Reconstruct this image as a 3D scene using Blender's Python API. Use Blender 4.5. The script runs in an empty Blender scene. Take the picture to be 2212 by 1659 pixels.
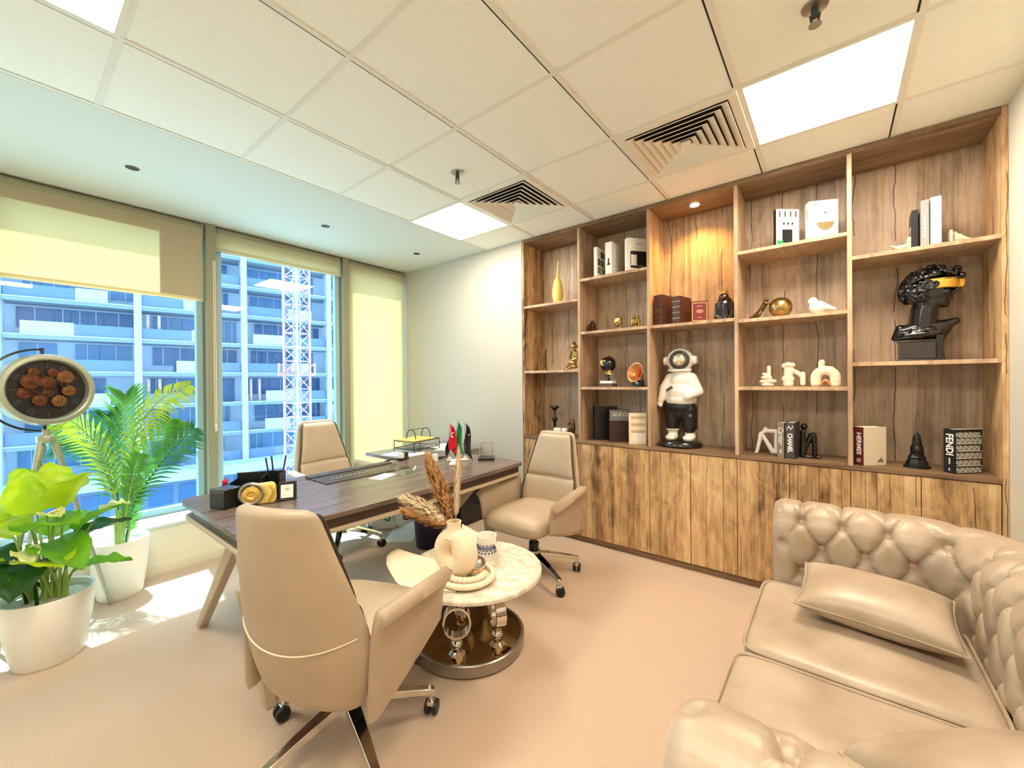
import bpy, bmesh, math, random
from mathutils import Vector, Matrix, Euler, noise
random.seed(7)
PI = math.pi
S = bpy.context.scene
COL = S.collection

# ------------------------------------------------------------------ camera
def cam_axes(yaw, pit, rol):
    f = Vector((-math.sin(yaw) * math.cos(pit), math.cos(yaw) * math.cos(pit), math.sin(pit)))
    r = Vector((math.cos(yaw), math.sin(yaw), 0))
    u = r.cross(f)
    return r * math.cos(rol) + u * math.sin(rol), -r * math.sin(rol) + u * math.cos(rol), f
cr, cu, cf = cam_axes(0.6705, -0.00429, -0.00884)
cd = bpy.data.cameras.new('camera'); cam = bpy.data.objects.new('camera', cd); COL.objects.link(cam)
cam.matrix_world = Matrix(((cr.x, cu.x, -cf.x, 0), (cr.y, cu.y, -cf.y, 0), (cr.z, cu.z, -cf.z, 1.365), (0, 0, 0, 1)))
cd.sensor_width = 36; cd.lens = 36 * 876.4 / 2212; cd.clip_start = .02; cd.clip_end = 500
S.camera = cam
S.view_settings.view_transform = 'Standard'; S.view_settings.look = 'None'
S.view_settings.gamma = 1; S.view_settings.use_curve_mapping = False
S.view_settings.exposure = 0.58

# ------------------------------------------------------------------ sky and sun
w = bpy.data.worlds.new('sky'); S.world = w; w.use_nodes = True
wn = w.node_tree.nodes; wl = w.node_tree.links
bg = wn['Background']; bg.inputs['Color'].default_value = (.80, .93, 1.0, 1); bg.inputs['Strength'].default_value = 3.2
sd = bpy.data.lights.new('sun', 'SUN'); sun = bpy.data.objects.new('sun', sd); COL.objects.link(sun)
sd.energy = 13.0; sd.angle = math.radians(.8); sd.color = (1, .93, .74)
sun.rotation_euler = Vector((1, -.12, -2.0)).to_track_quat('-Z', 'Y').to_euler()
sun.location = (-12, 6, 20)
PANEL = 24.0                                   # ceiling panel strength
PCOL = (1.0, .88, .715)

# ------------------------------------------------------------------ helpers
def lin(c):
    return tuple((v / 255 / 12.92 if v <= 10 else ((v / 255 + .055) / 1.055) ** 2.4) for v in c)

class MB:
    def __init__(s): s.bm = bmesh.new()
    def _add(s, verts, M):
        if M is not None: bmesh.ops.transform(s.bm, matrix=M, verts=verts)
        return s
    def box(s, c, d, rot=None, taper=None):
        r = bmesh.ops.create_cube(s.bm, size=1)
        vs = r['verts']
        for v in vs:
            k = 1 if taper is None or v.co.z < 0 else taper
            v.co = Vector((v.co.x * d[0] * k, v.co.y * d[1] * k, v.co.z * d[2]))
        M = Matrix.Translation(c) @ (Euler(rot).to_matrix().to_4x4() if rot else Matrix())
        return s._add(vs, M)
    def b2(s, a, b):
        return s.box([(a[i] + b[i]) / 2 for i in range(3)], [abs(b[i] - a[i]) for i in range(3)])
    def cyl(s, p0, p1, r0, r1=None, n=16):
        p0 = Vector(p0); p1 = Vector(p1); d = p1 - p0
        r = bmesh.ops.create_cone(s.bm, cap_ends=True, segments=n, radius1=r0, radius2=r0 if r1 is None else r1, depth=d.length)
        M = Matrix.Translation((p0 + p1) / 2) @ d.to_track_quat('Z', 'Y').to_matrix().to_4x4()
        return s._add(r['verts'], M)
    def sph(s, c, r, sc=(1, 1, 1), rot=None, n=14):
        q = bmesh.ops.create_uvsphere(s.bm, u_segments=n, v_segments=max(6, n * 2 // 3), radius=r)
        M = Matrix.Translation(c) @ (Euler(rot).to_matrix().to_4x4() if rot else Matrix()) @ Matrix.Diagonal((*sc, 1))
        return s._add(q['verts'], M)
    def cap(s, p0, p1, r0, r1=None, n=10):
        r1 = r0 if r1 is None else r1
        return s.cyl(p0, p1, r0, r1, n).sph(p0, r0, n=n).sph(p1, r1, n=n)
    def grid(s, f, nu, nv, cu=False, cv=False, capu=False, capv=False):
        V = [[s.bm.verts.new(f(i / (nu if cu else nu - 1), j / (nv if cv else nv - 1))) for j in range(nv)] for i in range(nu)]
        for i in range(nu if cu else nu - 1):
            for j in range(nv if cv else nv - 1):
                a, b, c, d = V[i][j], V[(i + 1) % nu][j], V[(i + 1) % nu][(j + 1) % nv], V[i][(j + 1) % nv]
                s.bm.faces.new((a, b, c, d))
        if capu: s.bm.faces.new([V[0][j] for j in range(nv)][::-1]); s.bm.faces.new([V[-1][j] for j in range(nv)])
        if capv: s.bm.faces.new([V[i][0] for i in range(nu)]); s.bm.faces.new([V[i][-1] for i in range(nu)][::-1])
        return s
    def lathe(s, prof, n=32, o=(0, 0, 0), M=None):
        o = Vector(o)
        k = len(s.bm.verts)
        def f(u, v):
            r, z = prof[min(int(round(v * (len(prof) - 1))), len(prof) - 1)]
            p = Vector((r * math.cos(2 * PI * u), r * math.sin(2 * PI * u), z))
            return (M @ p if M else p) + o
        s.grid(f, n, len(prof), cu=True)
        return s
    def tube(s, pts, r, n=8, closed=False):
        pts = [Vector(p) for p in pts]; m = len(pts)
        rr = r if isinstance(r, (list, tuple)) else [r] * m
        fr = []; up = Vector((0, 0, 1))
        for i in range(m):
            a = pts[(i - 1) % m] if closed or i > 0 else pts[i]
            b = pts[(i + 1) % m] if closed or i < m - 1 else pts[i]
            t = (b - a).normalized()
            if i == 0:
                if abs(t.dot(up)) > .95: up = Vector((1, 0, 0))
                x = t.cross(up).normalized()
            else:
                x = (fr[-1][0] - t * fr[-1][0].dot(t)).normalized()
            fr.append((x, t.cross(x)))
        def f(u, v):
            i = int(round(u * (m if closed else m - 1))) % m
            a = 2 * PI * v
            return pts[i] + (fr[i][0] * math.cos(a) + fr[i][1] * math.sin(a)) * rr[i]
        return s.grid(f, m, n, cu=closed, cv=True, capu=not closed)
    def prism(s, poly, z0, z1, M=None):
        a = [s.bm.verts.new((x, y, z0)) for x, y in poly]; b = [s.bm.verts.new((x, y, z1)) for x, y in poly]
        n = len(poly)
        s.bm.faces.new(a[::-1]); s.bm.faces.new(b)
        for i in range(n): s.bm.faces.new((a[i], a[(i + 1) % n], b[(i + 1) % n], b[i]))
        return s._add(a + b, M)
    def build(s, name, m, parent=None, ang=40, bevel=0, seg=2, sub=0, solid=0, remesh=0, smooth=6, flat=False, fix=True):
        if fix: bmesh.ops.recalc_face_normals(s.bm, faces=s.bm.faces)
        me = bpy.data.meshes.new(name); s.bm.to_mesh(me); s.bm.free()
        if not flat:
            me.polygons.foreach_set('use_smooth', [True] * len(me.polygons))
            if not remesh: me.set_sharp_from_angle(angle=math.radians(ang))
        if m: me.materials.append(m)
        o = bpy.data.objects.new(name, me); COL.objects.link(o)
        if parent: o.parent = parent
        if solid:
            q = o.modifiers.new('s', 'SOLIDIFY'); q.thickness = solid; q.offset = 0
        if bevel:
            q = o.modifiers.new('b', 'BEVEL'); q.width = bevel; q.segments = seg; q.limit_method = 'ANGLE'; q.angle_limit = math.radians(35)
        if remesh:
            q = o.modifiers.new('r', 'REMESH'); q.mode = 'VOXEL'; q.voxel_size = remesh; q.use_smooth_shade = True
            if smooth:
                q = o.modifiers.new('sm', 'SMOOTH'); q.iterations = smooth; q.factor = .5
        if sub:
            q = o.modifiers.new('ss', 'SUBSURF'); q.levels = sub; q.render_levels = sub
        return o

def tag(o, label, cat, group=None):
    o['label'] = label; o['category'] = cat
    if group: o['group'] = group
    return o
def thing(name, loc, label, cat, group=None, rz=0, sc=1):
    o = bpy.data.objects.new(name, None); COL.objects.link(o)
    o.location = loc; o.rotation_euler = (0, 0, rz); o.scale = (sc, sc, sc); o.empty_display_size = .05
    return tag(o, label, cat, group)
def struct(o): o['kind'] = 'structure'; return o
def dup(root, loc, rz, label=None, sc=1):
    r = root.copy(); COL.objects.link(r); r.location = loc; r.rotation_euler = (0, 0, rz); r.scale = (sc, sc, sc)
    if label: r['label'] = label
    def kids(src, dst):
        for ch in [c for c in src.children]:
            c = ch.copy(); COL.objects.link(c); c.parent = dst; kids(ch, c)
    kids(root, r); return r
def text(name, s, size, m, parent, M, depth=.0006, font_scale=1.0, bold=0.0, shear=0):
    cu_ = bpy.data.curves.new(name, 'FONT'); cu_.body = s; cu_.size = size; cu_.extrude = depth
    cu_.align_x = 'CENTER'; cu_.align_y = 'CENTER'; cu_.offset = bold; cu_.shear = shear; cu_.resolution_u = 3
    t = bpy.data.objects.new('t', cu_)
    me = bpy.data.meshes.new_from_object(t); bpy.data.objects.remove(t); me.name = name
    me.transform(M @ Matrix.Diagonal((font_scale, 1, 1, 1))); me.materials.clear(); me.materials.append(m)
    o = bpy.data.objects.new(name, me); COL.objects.link(o); o.parent = parent
    return o
def RX(a): return Matrix.Rotation(a, 4, 'X')
def RY(a): return Matrix.Rotation(a, 4, 'Y')
def RZ(a): return Matrix.Rotation(a, 4, 'Z')
def TR(*a): return Matrix.Translation(a)

# ------------------------------------------------------------------ materials
def mat(name, rgb, rough=.5, metal=0, spec=.5, emit=None, es=0, coat=0, var=0, vs=8, bump=0, bs=60, rgb2=None, vmap=(1, 1, 1), trans=0, sheen=0, bd=.01):
    m = bpy.data.materials.new(name); m.use_nodes = True
    n = m.node_tree.nodes; l = m.node_tree.links; p = n['Principled BSDF']
    c = (*lin(rgb), 1)
    p.inputs['Base Color'].default_value = c; p.inputs['Roughness'].default_value = rough
    p.inputs['Metallic'].default_value = metal; p.inputs['Specular IOR Level'].default_value = spec
    p.inputs['Coat Weight'].default_value = coat; p.inputs['Transmission Weight'].default_value = trans
    p.inputs['Sheen Weight'].default_value = sheen
    if emit: p.inputs['Emission Color'].default_value = (*emit, 1); p.inputs['Emission Strength'].default_value = es
    if var or bump or rgb2:
        tc = n.new('ShaderNodeTexCoord'); mp = n.new('ShaderNodeMapping'); mp.inputs['Scale'].default_value = vmap
        l.new(tc.outputs['Object'], mp.inputs['Vector'])
    if var or rgb2:
        nz = n.new('ShaderNodeTexNoise'); nz.inputs['Scale'].default_value = vs; nz.inputs['Detail'].default_value = 5
        l.new(mp.outputs[0], nz.inputs['Vector'])
        rp = n.new('ShaderNodeValToRGB'); l.new(nz.outputs['Fac'], rp.inputs['Fac']); l.new(rp.outputs['Color'], p.inputs['Base Color'])
        d = lin(rgb2) if rgb2 else tuple(x * (1 - var) for x in c[:3])
        rp.color_ramp.elements[0].position = .36; rp.color_ramp.elements[1].position = .64
        rp.color_ramp.elements[0].color = (*d, 1); rp.color_ramp.elements[1].color = c
    if bump:
        nb = n.new('ShaderNodeTexNoise'); nb.inputs['Scale'].default_value = bs; nb.inputs['Detail'].default_value = 4
        l.new(mp.outputs[0], nb.inputs['Vector'])
        bp = n.new('ShaderNodeBump'); bp.inputs['Strength'].default_value = bump; bp.inputs['Distance'].default_value = bd
        l.new(nb.outputs['Fac'], bp.inputs['Height']); l.new(bp.outputs['Normal'], p.inputs['Normal'])
    return m

def wood(name, dark, mid, light, plank=.14, rough=.45, cracks=1.0, sc=(14, 14, 1.0), ax=2, kb=.18, kg=.62):
    m = bpy.data.materials.new(name); m.use_nodes = True
    n = m.node_tree.nodes; l = m.node_tree.links; p = n['Principled BSDF']; p.inputs['Roughness'].default_value = rough
    tc = n.new('ShaderNodeTexCoord')
    def mapn(scale):
        mp = n.new('ShaderNodeMapping'); mp.inputs['Scale'].default_value = scale if ax == 2 else (scale[2], scale[0], scale[1]); l.new(tc.outputs['Object'], mp.inputs['Vector']); return mp
    def nz(scale, det, dist=0, s=1):
        t = n.new('ShaderNodeTexNoise'); t.inputs['Scale'].default_value = s; t.inputs['Detail'].default_value = det; t.inputs['Distortion'].default_value = dist
        t.inputs['Roughness'].default_value = .62
        l.new(mapn(scale).outputs[0], t.inputs['Vector']); return t
    def math_(op, a, b=None, clamp=False):
        q = n.new('ShaderNodeMath'); q.operation = op; q.use_clamp = clamp
        for i, x in enumerate((a, b)):
            if x is None: continue
            if isinstance(x, (int, float)): q.inputs[i].default_value = x
            else: l.new(x, q.inputs[i])
        return q.outputs[0]
    big = nz(sc, 5, 1.2); fine = nz((130, 130, 3.0), 3)
    blot = nz((9, 9, 3.6), 6, 1.6)
    f = math_('ADD', math_('MULTIPLY', big.outputs['Fac'], kg), math_('MULTIPLY', fine.outputs['Fac'], .20))
    f = math_('ADD', f, math_('MULTIPLY', blot.outputs['Fac'], kb))
    sp = n.new('ShaderNodeSeparateXYZ'); l.new(tc.outputs['Object'], sp.inputs[0])
    xy = math_('ADD', sp.outputs['X'], sp.outputs['Y'])
    wob = nz((2, 2, 3.2), 3)
    px = math_('ADD', math_('DIVIDE', xy, plank), math_('MULTIPLY', wob.outputs['Fac'], .35))
    wn_ = n.new('ShaderNodeTexWhiteNoise'); wn_.noise_dimensions = '1D'; l.new(math_('FLOOR', px), wn_.inputs['W'])
    f = math_('ADD', f, math_('MULTIPLY', math_('SUBTRACT', wn_.outputs['Value'], .5), .10))
    rp = n.new('ShaderNodeValToRGB'); l.new(f, rp.inputs['Fac'])
    e = rp.color_ramp.elements; e[0].position = .36; e[0].color = (*lin(dark), 1); e[1].position = .64; e[1].color = (*lin(light), 1)
    q = e.new(.5); q.color = (*lin(mid), 1)
    fr = math_('FRACT', px)
    edge = math_('LESS_THAN', math_('ABSOLUTE', math_('SUBTRACT', fr, .5)), .016)
    msk = nz((3, 3, 1.3), 2)
    line = math_('MULTIPLY', edge, math_('GREATER_THAN', msk.outputs['Fac'], .47))
    mx = n.new('ShaderNodeMix'); mx.data_type = 'RGBA'
    l.new(math_('MULTIPLY', line, .8 * cracks), mx.inputs['Factor']); l.new(rp.outputs['Color'], mx.inputs['A']); mx.inputs['B'].default_value = (*lin([x * .35 for x in dark]), 1)
    l.new(mx.outputs['Result'], p.inputs['Base Color'])
    bp = n.new('ShaderNodeBump'); bp.inputs['Strength'].default_value = .25; bp.inputs['Distance'].default_value = .004
    l.new(math_('SUBTRACT', f, line), bp.inputs['Height']); l.new(bp.outputs['Normal'], p.inputs['Normal'])
    return m

WOOD_F = wood('rustic_oak_front', (92, 62, 38), (192, 154, 108), (230, 196, 148), .105, sc=(11, 11, 1.2), kb=.38, kg=.42)
WOOD_H = wood('rustic_oak_horizontal', (98, 72, 50), (134, 104, 76), (160, 130, 98), 9, cracks=0, ax=0)
WOOD_B = wood('rustic_oak_back', (138, 118, 100), (184, 160, 136), (208, 186, 162), .19, sc=(18, 18, .8), kb=.3, kg=.5)
WOOD_E = wood('rustic_oak_edge', (152, 122, 94), (190, 158, 126), (214, 184, 150), 3, cracks=0)
WOOD_D = mat('dark_walnut', (124, 106, 98), .27, rgb2=(92, 76, 68), vs=3, vmap=(18, 1.2, 18), bump=.05, bs=20)
WOOD_DE = mat('dark_walnut_edge', (62, 42, 32), .4)
TAUPE = mat('taupe_lacquer', (190, 172, 146), .45)
WALL = mat('wall_paint', (222, 216, 202), .8, bump=.03, bs=300)
CEIL = mat('ceiling_tile', (242, 239, 224), .9, var=.03, vs=40, bump=.06, bs=500)
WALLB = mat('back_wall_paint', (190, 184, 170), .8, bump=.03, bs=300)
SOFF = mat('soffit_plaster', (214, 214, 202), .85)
TBAR = mat('ceiling_bar', (228, 222, 205), .6)
CARPET = mat('carpet', (212, 190, 168), .95, rgb2=(190, 166, 144), vs=260, bump=.4, bs=420, spec=.1, bd=.004)
LEA = mat('beige_leather', (180, 161, 136), .42, var=.10, vs=4, bump=.10, bs=140, bd=.003)
LEAD = mat('dark_seam', (60, 44, 32), .6)
SOFA = mat('sofa_leather', (188, 170, 149), .36, rgb2=(163, 144, 122), vs=5, bump=.12, bs=70, bd=.004)
CHROME = mat('chrome', (225, 222, 216), .08, 1)
STEEL = mat('brushed_steel', (170, 166, 156), .3, 1)
BLACK = mat('black_plastic', (18, 17, 17), .4)
BLKG = mat('black_gloss', (16, 13, 15), .22, coat=.4)
GREY = mat('grey_plastic', (120, 120, 118), .5)
WHITE = mat('white_ceramic', (240, 236, 226), .35)
WHITEM = mat('white_matte', (240, 234, 220), .7)
CREAM = mat('cream_matte', (236, 222, 194), .75)
PAPER = mat('paper', (240, 238, 230), .8)
GOLD = mat('gold', (196, 164, 102), .28, 1, var=.35, vs=30)
GOLDP = mat('gold_paint', (226, 186, 96), .35, .6)
BRONZE = mat('bronze', (120, 90, 52), .35, .9, var=.4, vs=40)
BROWNL = mat('brown_leather', (74, 34, 26), .45, bump=.2, bs=120)
REDL = mat('red_book', (110, 32, 30), .5)
COPPER = mat('copper', (222, 150, 96), .3, .8)
RED = mat('red_cloth', (214, 22, 40), .7)
GREENC = mat('green_print', (40, 150, 96), .6)
BLUEP = mat('blue_print', (36, 52, 120), .5)
YELLOW = mat('yellow_plastic', (232, 212, 112), .5)
FOLDER = mat('yellow_folder', (246, 208, 112), .6)
MAROON = mat('maroon', (96, 30, 38), .5)
DGREY = mat('dark_grey', (64, 62, 60), .5)
PURPLE = mat('bin_purple', (44, 28, 62), .4)
ALU = mat('window_aluminium', (150, 146, 120), .5, .2)
PALE = mat('sill_paint', (226, 220, 200), .6)
MARBLE = mat('marble', (240, 232, 216), .22, rgb2=(206, 194, 172), vs=17, vmap=(1, 1.3, 1), coat=.2)
POT = mat('white_pot', (238, 236, 226), .45)
PEB = mat('white_pebbles', (226, 226, 216), .8, bump=1, bs=60, bd=.02)
STEM = mat('stem_green', (150, 176, 84), .5)
PANELM = mat('panel_light', (255, 255, 255), .5, emit=PCOL, es=PANEL)

def leafm(name, a, b):
    m = mat(name, a, .4, rgb2=b, vs=12)
    n = m.node_tree.nodes; l = m.node_tree.links; p = n['Principled BSDF']
    t = n.new('ShaderNodeBsdfTranslucent'); t.inputs['Color'].default_value = (*lin([min(255, x * 1.1) for x in a]), 1)
    x = n.new('ShaderNodeMixShader'); x.inputs['Fac'].default_value = .45
    o = n['Material Output']; l.new(p.outputs[0], x.inputs[1]); l.new(t.outputs[0], x.inputs[2]); l.new(x.outputs[0], o.inputs['Surface'])
    return m
LEAF_Y = leafm('leaf_lime', (196, 214, 40), (150, 190, 30))
LEAF_G = leafm('leaf_green', (120, 178, 40), (84, 150, 30))
LEAF_D = leafm('leaf_dark', (40, 86, 26), (26, 62, 22))
PALM_A = leafm('palm_green', (110, 170, 62), (70, 130, 52))
PALM_B = leafm('palm_yellow', (190, 200, 52), (130, 160, 46))
PALM_C = leafm('palm_teal', (70, 130, 82), (46, 100, 70))
SPATHE = leafm('spathe_cream', (238, 238, 176), (226, 226, 140))
def glassmat(name, tint, refl):
    m = bpy.data.materials.new(name); m.use_nodes = True
    n = m.node_tree.nodes; l = m.node_tree.links; n.remove(n['Principled BSDF'])
    t = n.new('ShaderNodeBsdfTransparent'); t.inputs[0].default_value = (*tint, 1)
    g = n.new('ShaderNodeBsdfGlossy'); g.inputs['Roughness'].default_value = .0
    fr = n.new('ShaderNodeLayerWeight'); pw = n.new('ShaderNodeMath'); pw.operation = 'POWER'; pw.inputs[1].default_value = 4.0
    l.new(fr.outputs['Facing'], pw.inputs[0])
    mu = n.new('ShaderNodeMath'); mu.operation = 'MULTIPLY_ADD'; mu.inputs[1].default_value = .45; mu.inputs[2].default_value = .03 * refl; l.new(pw.outputs[0], mu.inputs[0])
    x = n.new('ShaderNodeMixShader'); l.new(mu.outputs[0], x.inputs['Fac']); l.new(t.outputs[0], x.inputs[1]); l.new(g.outputs[0], x.inputs[2])
    l.new(x.outputs[0], n['Material Output'].inputs['Surface']); return m
GLASS = glassmat('tinted_glass', (.66, .85, .98), 1.2)
CLEAR = glassmat('clear_glass', (.93, .95, .92), 1.6)
def blindmat():
    m = mat('blind_fabric', (212, 220, 200), .85)
    n = m.node_tree.nodes; l = m.node_tree.links; p = n['Principled BSDF']
    t = n.new('ShaderNodeBsdfTranslucent'); t.inputs['Color'].default_value = (*lin((255, 228, 186)), 1)
    x = n.new('ShaderNodeMixShader'); x.inputs['Fac'].default_value = .58
    l.new(p.outputs[0], x.inputs[1]); l.new(t.outputs[0], x.inputs[2]); l.new(x.outputs[0], n['Material Output'].inputs['Surface']); return m
BLIND = blindmat()
# ================================================================== room shell
H = 2.70; XL = -4.05; XR = .672; YB = 3.06; YF = -1.6
X0, Y0, T = -2.74, 2.697, .6
struct(MB().b2((XL - .4, YF, -.12), (XR, YB + .4, 0)).build('floor', CARPET))
struct(MB().b2((XR, YF, 0), (XR + .12, YB + .4, H)).build('wall_right', WALL))
struct(MB().b2((XL - .4, YF - .12, 0), (XR + .12, YF, H)).build('wall_front', WALL))
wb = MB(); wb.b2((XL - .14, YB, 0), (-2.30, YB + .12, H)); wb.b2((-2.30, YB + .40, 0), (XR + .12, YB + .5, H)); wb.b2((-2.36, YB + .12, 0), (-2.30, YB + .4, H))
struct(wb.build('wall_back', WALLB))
struct(MB().b2((XL + .25, YB - .012, 0), (-2.31, YB, .09)).build('baseboard_back', PALE, bevel=.003))
ce = struct(MB().b2((X0 + .012, YF, H), (XR + .12, YB + .4, H + .1)).build('ceiling', CEIL))
so = struct(MB().b2((XL - .14, YF, H - .001), (X0 + .012, YB + .4, H + .1)).build('trim_1', SOFF))
# exposed T-bars of the tile grid, running both ways
g = MB()
xs = [X0 + T * i for i in range(0, 6)]; ys = [Y0 - T * j for j in range(-0, 8)]
for i, x in enumerate(xs): g.b2((x - .011, YF, H - .004), (x + .011, YB, H))
for y in ys: g.b2((X0, y - .011, H - .003), (XR, y + .011, H))
go = g.build('ceiling_grid', TBAR, ce, flat=True); go['kind'] = 'structure'
g = MB()
for i, x in enumerate(xs): g.b2((x - .018, YF, H - .0015), (x - .011, YB, H))
go = g.build('grid_shadow_gap', mat('grid_gap', (40, 38, 30), .9), ce, flat=True); go['kind'] = 'structure'

def tile(i, j): return X0 + T * (i + .5), Y0 - T * (j + .5)
def ceiling_light(i, j, label):
    x, y = tile(i, j); t = thing('ceiling_light', (x, y, H), label, 'ceiling light', 'square ceiling light panels')
    f = MB(); a, b = .298, .280
    for s in (-1, 1):
        f.b2((-a, s * a, -.006), (a, s * b, -.0)); f.b2((s * a, -b, -.006), (s * b, b, -.0))
    f.build('frame', TBAR, t)
    MB().b2((-b, -b, -.005), (b, b, -.001)).build('diffuser', PANELM, t)
ceiling_light(0, 0, 'square white ceiling light panel beside the farther air vent, near the back wall')
ceiling_light(4, 0, 'large bright square ceiling light panel in front of the bookcase, right of the nearer vent')
ceiling_light(1, 4, 'bright ceiling light panel cut off by the top left of the picture')
ceiling_light(4, 4, 'ceiling light panel almost straight above the viewer')

VENTM = mat('vent_enamel', (232, 224, 206), .5)
def ceiling_vent(i, j, label):
    x, y = tile(i, j); t = thing('ceiling_vent', (x, y, H), label, 'air vent', 'square ceiling air vents')
    MB().b2((-.29, -.29, -.002), (.29, .29, -.0005)).build('dark_plenum', BLACK, t)
    f = MB()
    for s in (-1, 1):
        f.b2((-.296, s * .296, -.012), (.296, s * .255, 0)); f.b2((s * .296, -.255, -.012), (s * .255, .255, 0))
    f.build('frame', VENTM, t, bevel=.002)
    L = MB()
    for k in range(6):                      # concentric vanes flaring outwards and down
        a = .252 - k * .038; b = a - .030; zl, zh = -.017, -.001
        for q in range(4):
            M = RZ(q * PI / 2)
            P = [M @ Vector(p) for p in ((-a, a, zl), (a, a, zl), (b, b, zh), (-b, b, zh))]
            P2 = [p + M @ Vector((0, -.0035, -.0012)) for p in P]
            v = [L.bm.verts.new(p) for p in P + P2]
            for fc in ((0, 1, 2, 3), (7, 6, 5, 4), (0, 4, 5, 1), (1, 5, 6, 2), (2, 6, 7, 3), (3, 7, 4, 0)): L.bm.faces.new([v[z] for z in fc])
    L.build('louvre_vanes', VENTM, t, flat=True)
    MB().box((0, 0, -.012), (.05, .05, .012)).build('centre_plate', VENTM, t)
ceiling_vent(1, 0, 'square louvred air vent right beside the farther ceiling light panel')
ceiling_vent(3, 0, 'large square louvred air vent left of the big ceiling light panel')

def sprinkler(x, y, label):
    t = thing('sprinkler', (x, y, H), label, 'sprinkler', 'fire sprinklers on the ceiling')
    MB().lathe([(0, 0), (.042, 0), (.04, -.006), (.018, -.012), (0, -.012)], 20).build('escutcheon', STEEL, t)
    MB().cyl((0, 0, -.01), (0, 0, -.04), .012).cyl((.014, 0, -.03), (.008, 0, -.065), .004, n=6).cyl((-.014, 0, -.03), (-.008, 0, -.065), .004, n=6).build('head', DGREY, t)
    MB().cyl((0, 0, -.066), (0, 0, -.07), .02, n=12).build('deflector', STEEL, t)
sprinkler(-1.864, 1.812, 'small metal fire sprinkler on the ceiling left of the farther vent')
sprinkler(-.047, 1.82, 'dark metal fire sprinkler at the top edge of the picture by the big light panel')
for y, lb in ((.514, 'recessed dark spot fitting in the window soffit, nearest to the viewer'), (1.718, 'recessed dark spot fitting in the soffit over the middle window'), (2.674, 'recessed dark spot fitting in the soffit by the back wall')):
    t = thing('recessed_spot', (-3.36, y, H), lb, 'ceiling spot', 'recessed spots in the window soffit')
    MB().lathe([(.030, -.001), (.040, -.005), (.044, -.001)], 24).build('rim', PALE, t)
    MB().cyl((0, 0, -.0035), (0, 0, -.0012), .034, n=24).build('dark_lens', BLACK, t)

# ------------------------------------------------------------------ window wall
XW = -4.13
SILL = .356
wl_ = MB().b2((XW - .06, YF, 0), (-3.83, YB, SILL - .02))
wl_.b2((XW - .06, YF, 2.60), (XW + .03, YB, H))
struct(wl_.build('wall_left', PALE))
struct(MB().b2((XW - .02, YF, SILL - .02), (-3.815, YB, SILL)).build('trim_2', mat('sill_top', (214, 226, 224), .35), bevel=.004))
struct(MB().b2((-3.83, YF, 0), (-3.818, YB, .07)).build('baseboard_left', PALE))
mull = [-1.305, -.105, 1.095, 2.285]
spans = [(-1.255, -.155), (-.055, 1.05), (1.14, 2.24), (2.33, YB - .01)]
for k, (a, b) in enumerate(spans):
    fr = MB()
    for (p, q) in (((XW - .03, a, SILL), (XW + .025, b, SILL + .05)), ((XW - .03, a, 2.55), (XW + .025, b, 2.60)), ((XW - .03, a, SILL), (XW + .025, a + .045, 2.60)), ((XW - .03, b - .045, SILL), (XW + .025, b, 2.60))): fr.b2(p, q)
    o = struct(fr.build('window_%d' % (k + 1), mat('frame_blue_grey', (160, 190, 196), .4) if k == 0 else bpy.data.materials['frame_blue_grey'], bevel=.004))
    pn = MB().b2((XW - .004, a + .04, SILL + .045), (XW + .002, b - .04, 2.555)).build('window_pane', GLASS, o); pn['kind'] = 'structure'
for k, y in enumerate(mull):
    struct(MB().b2((XW - .06, y - .035, SILL), (-4.04, y + .035, H)).b2((XW - .05, y - .06, SILL - .02), (XW + .02, y + .06, H)).build('trim_%d' % (k + 3), ALU, bevel=.004))

def roller_blind(y0, y1, zb, label, blocker_w=0):
    t = thing('roller_blind', (-4.062, (y0 + y1) / 2, H), label, 'roller blind', 'roller blinds at the windows')
    h = (y1 - y0) / 2; zz = zb - H
    MB().cyl((-.008, -h + .01, -.032), (-.008, h - .01, -.032), .022, n=20).build('roller_tube', ALU, t)
    MB().b2((-.002, -h, zz), (.0, h, -.02)).build('fabric', BLIND, t)
    MB().b2((-.008, -h, zz - .012), (.006, h, zz + .018)).build('bottom_bar', BLIND, t, bevel=.005)
    if blocker_w:  # added sheet behind the fabric, blocks daylight along its right side and top
        MB().b2((-.006, h - blocker_w, zz + .02), (-.0035, h, -.07)).b2((-.006, -h, -.15), (-.0035, h - blocker_w, -.07)).build('light_blocker', mat('light_blocker_cloth', (206, 214, 204), .9), t)
    return t
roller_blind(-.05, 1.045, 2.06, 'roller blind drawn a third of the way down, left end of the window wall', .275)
roller_blind(1.13, 2.235, 2.50, 'short roller blind almost fully rolled up over the crane view')
roller_blind(2.325, 3.04, SILL + .03, 'pale yellow roller blind lowered to the sill beside the back wall')
roller_blind(-1.25, -.15, 2.06, 'roller blind on the window beyond the left picture edge')
t = thing('blind_chain', (-4.04, 1.115, 2.40), 'thin pale bead chain hanging on the mullion between the two open windows', 'blind chain')
MB().tube([(0, .006, 0), (0, .006, -1.38)], .0035, 6).tube([(0, -.006, 0), (0, -.006, -1.38)], .0035, 6).build('bead_chain', CREAM, t)
MB().cyl((0, 0, -1.36), (0, 0, -1.42), .008).build('weight', CREAM, t)

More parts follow.
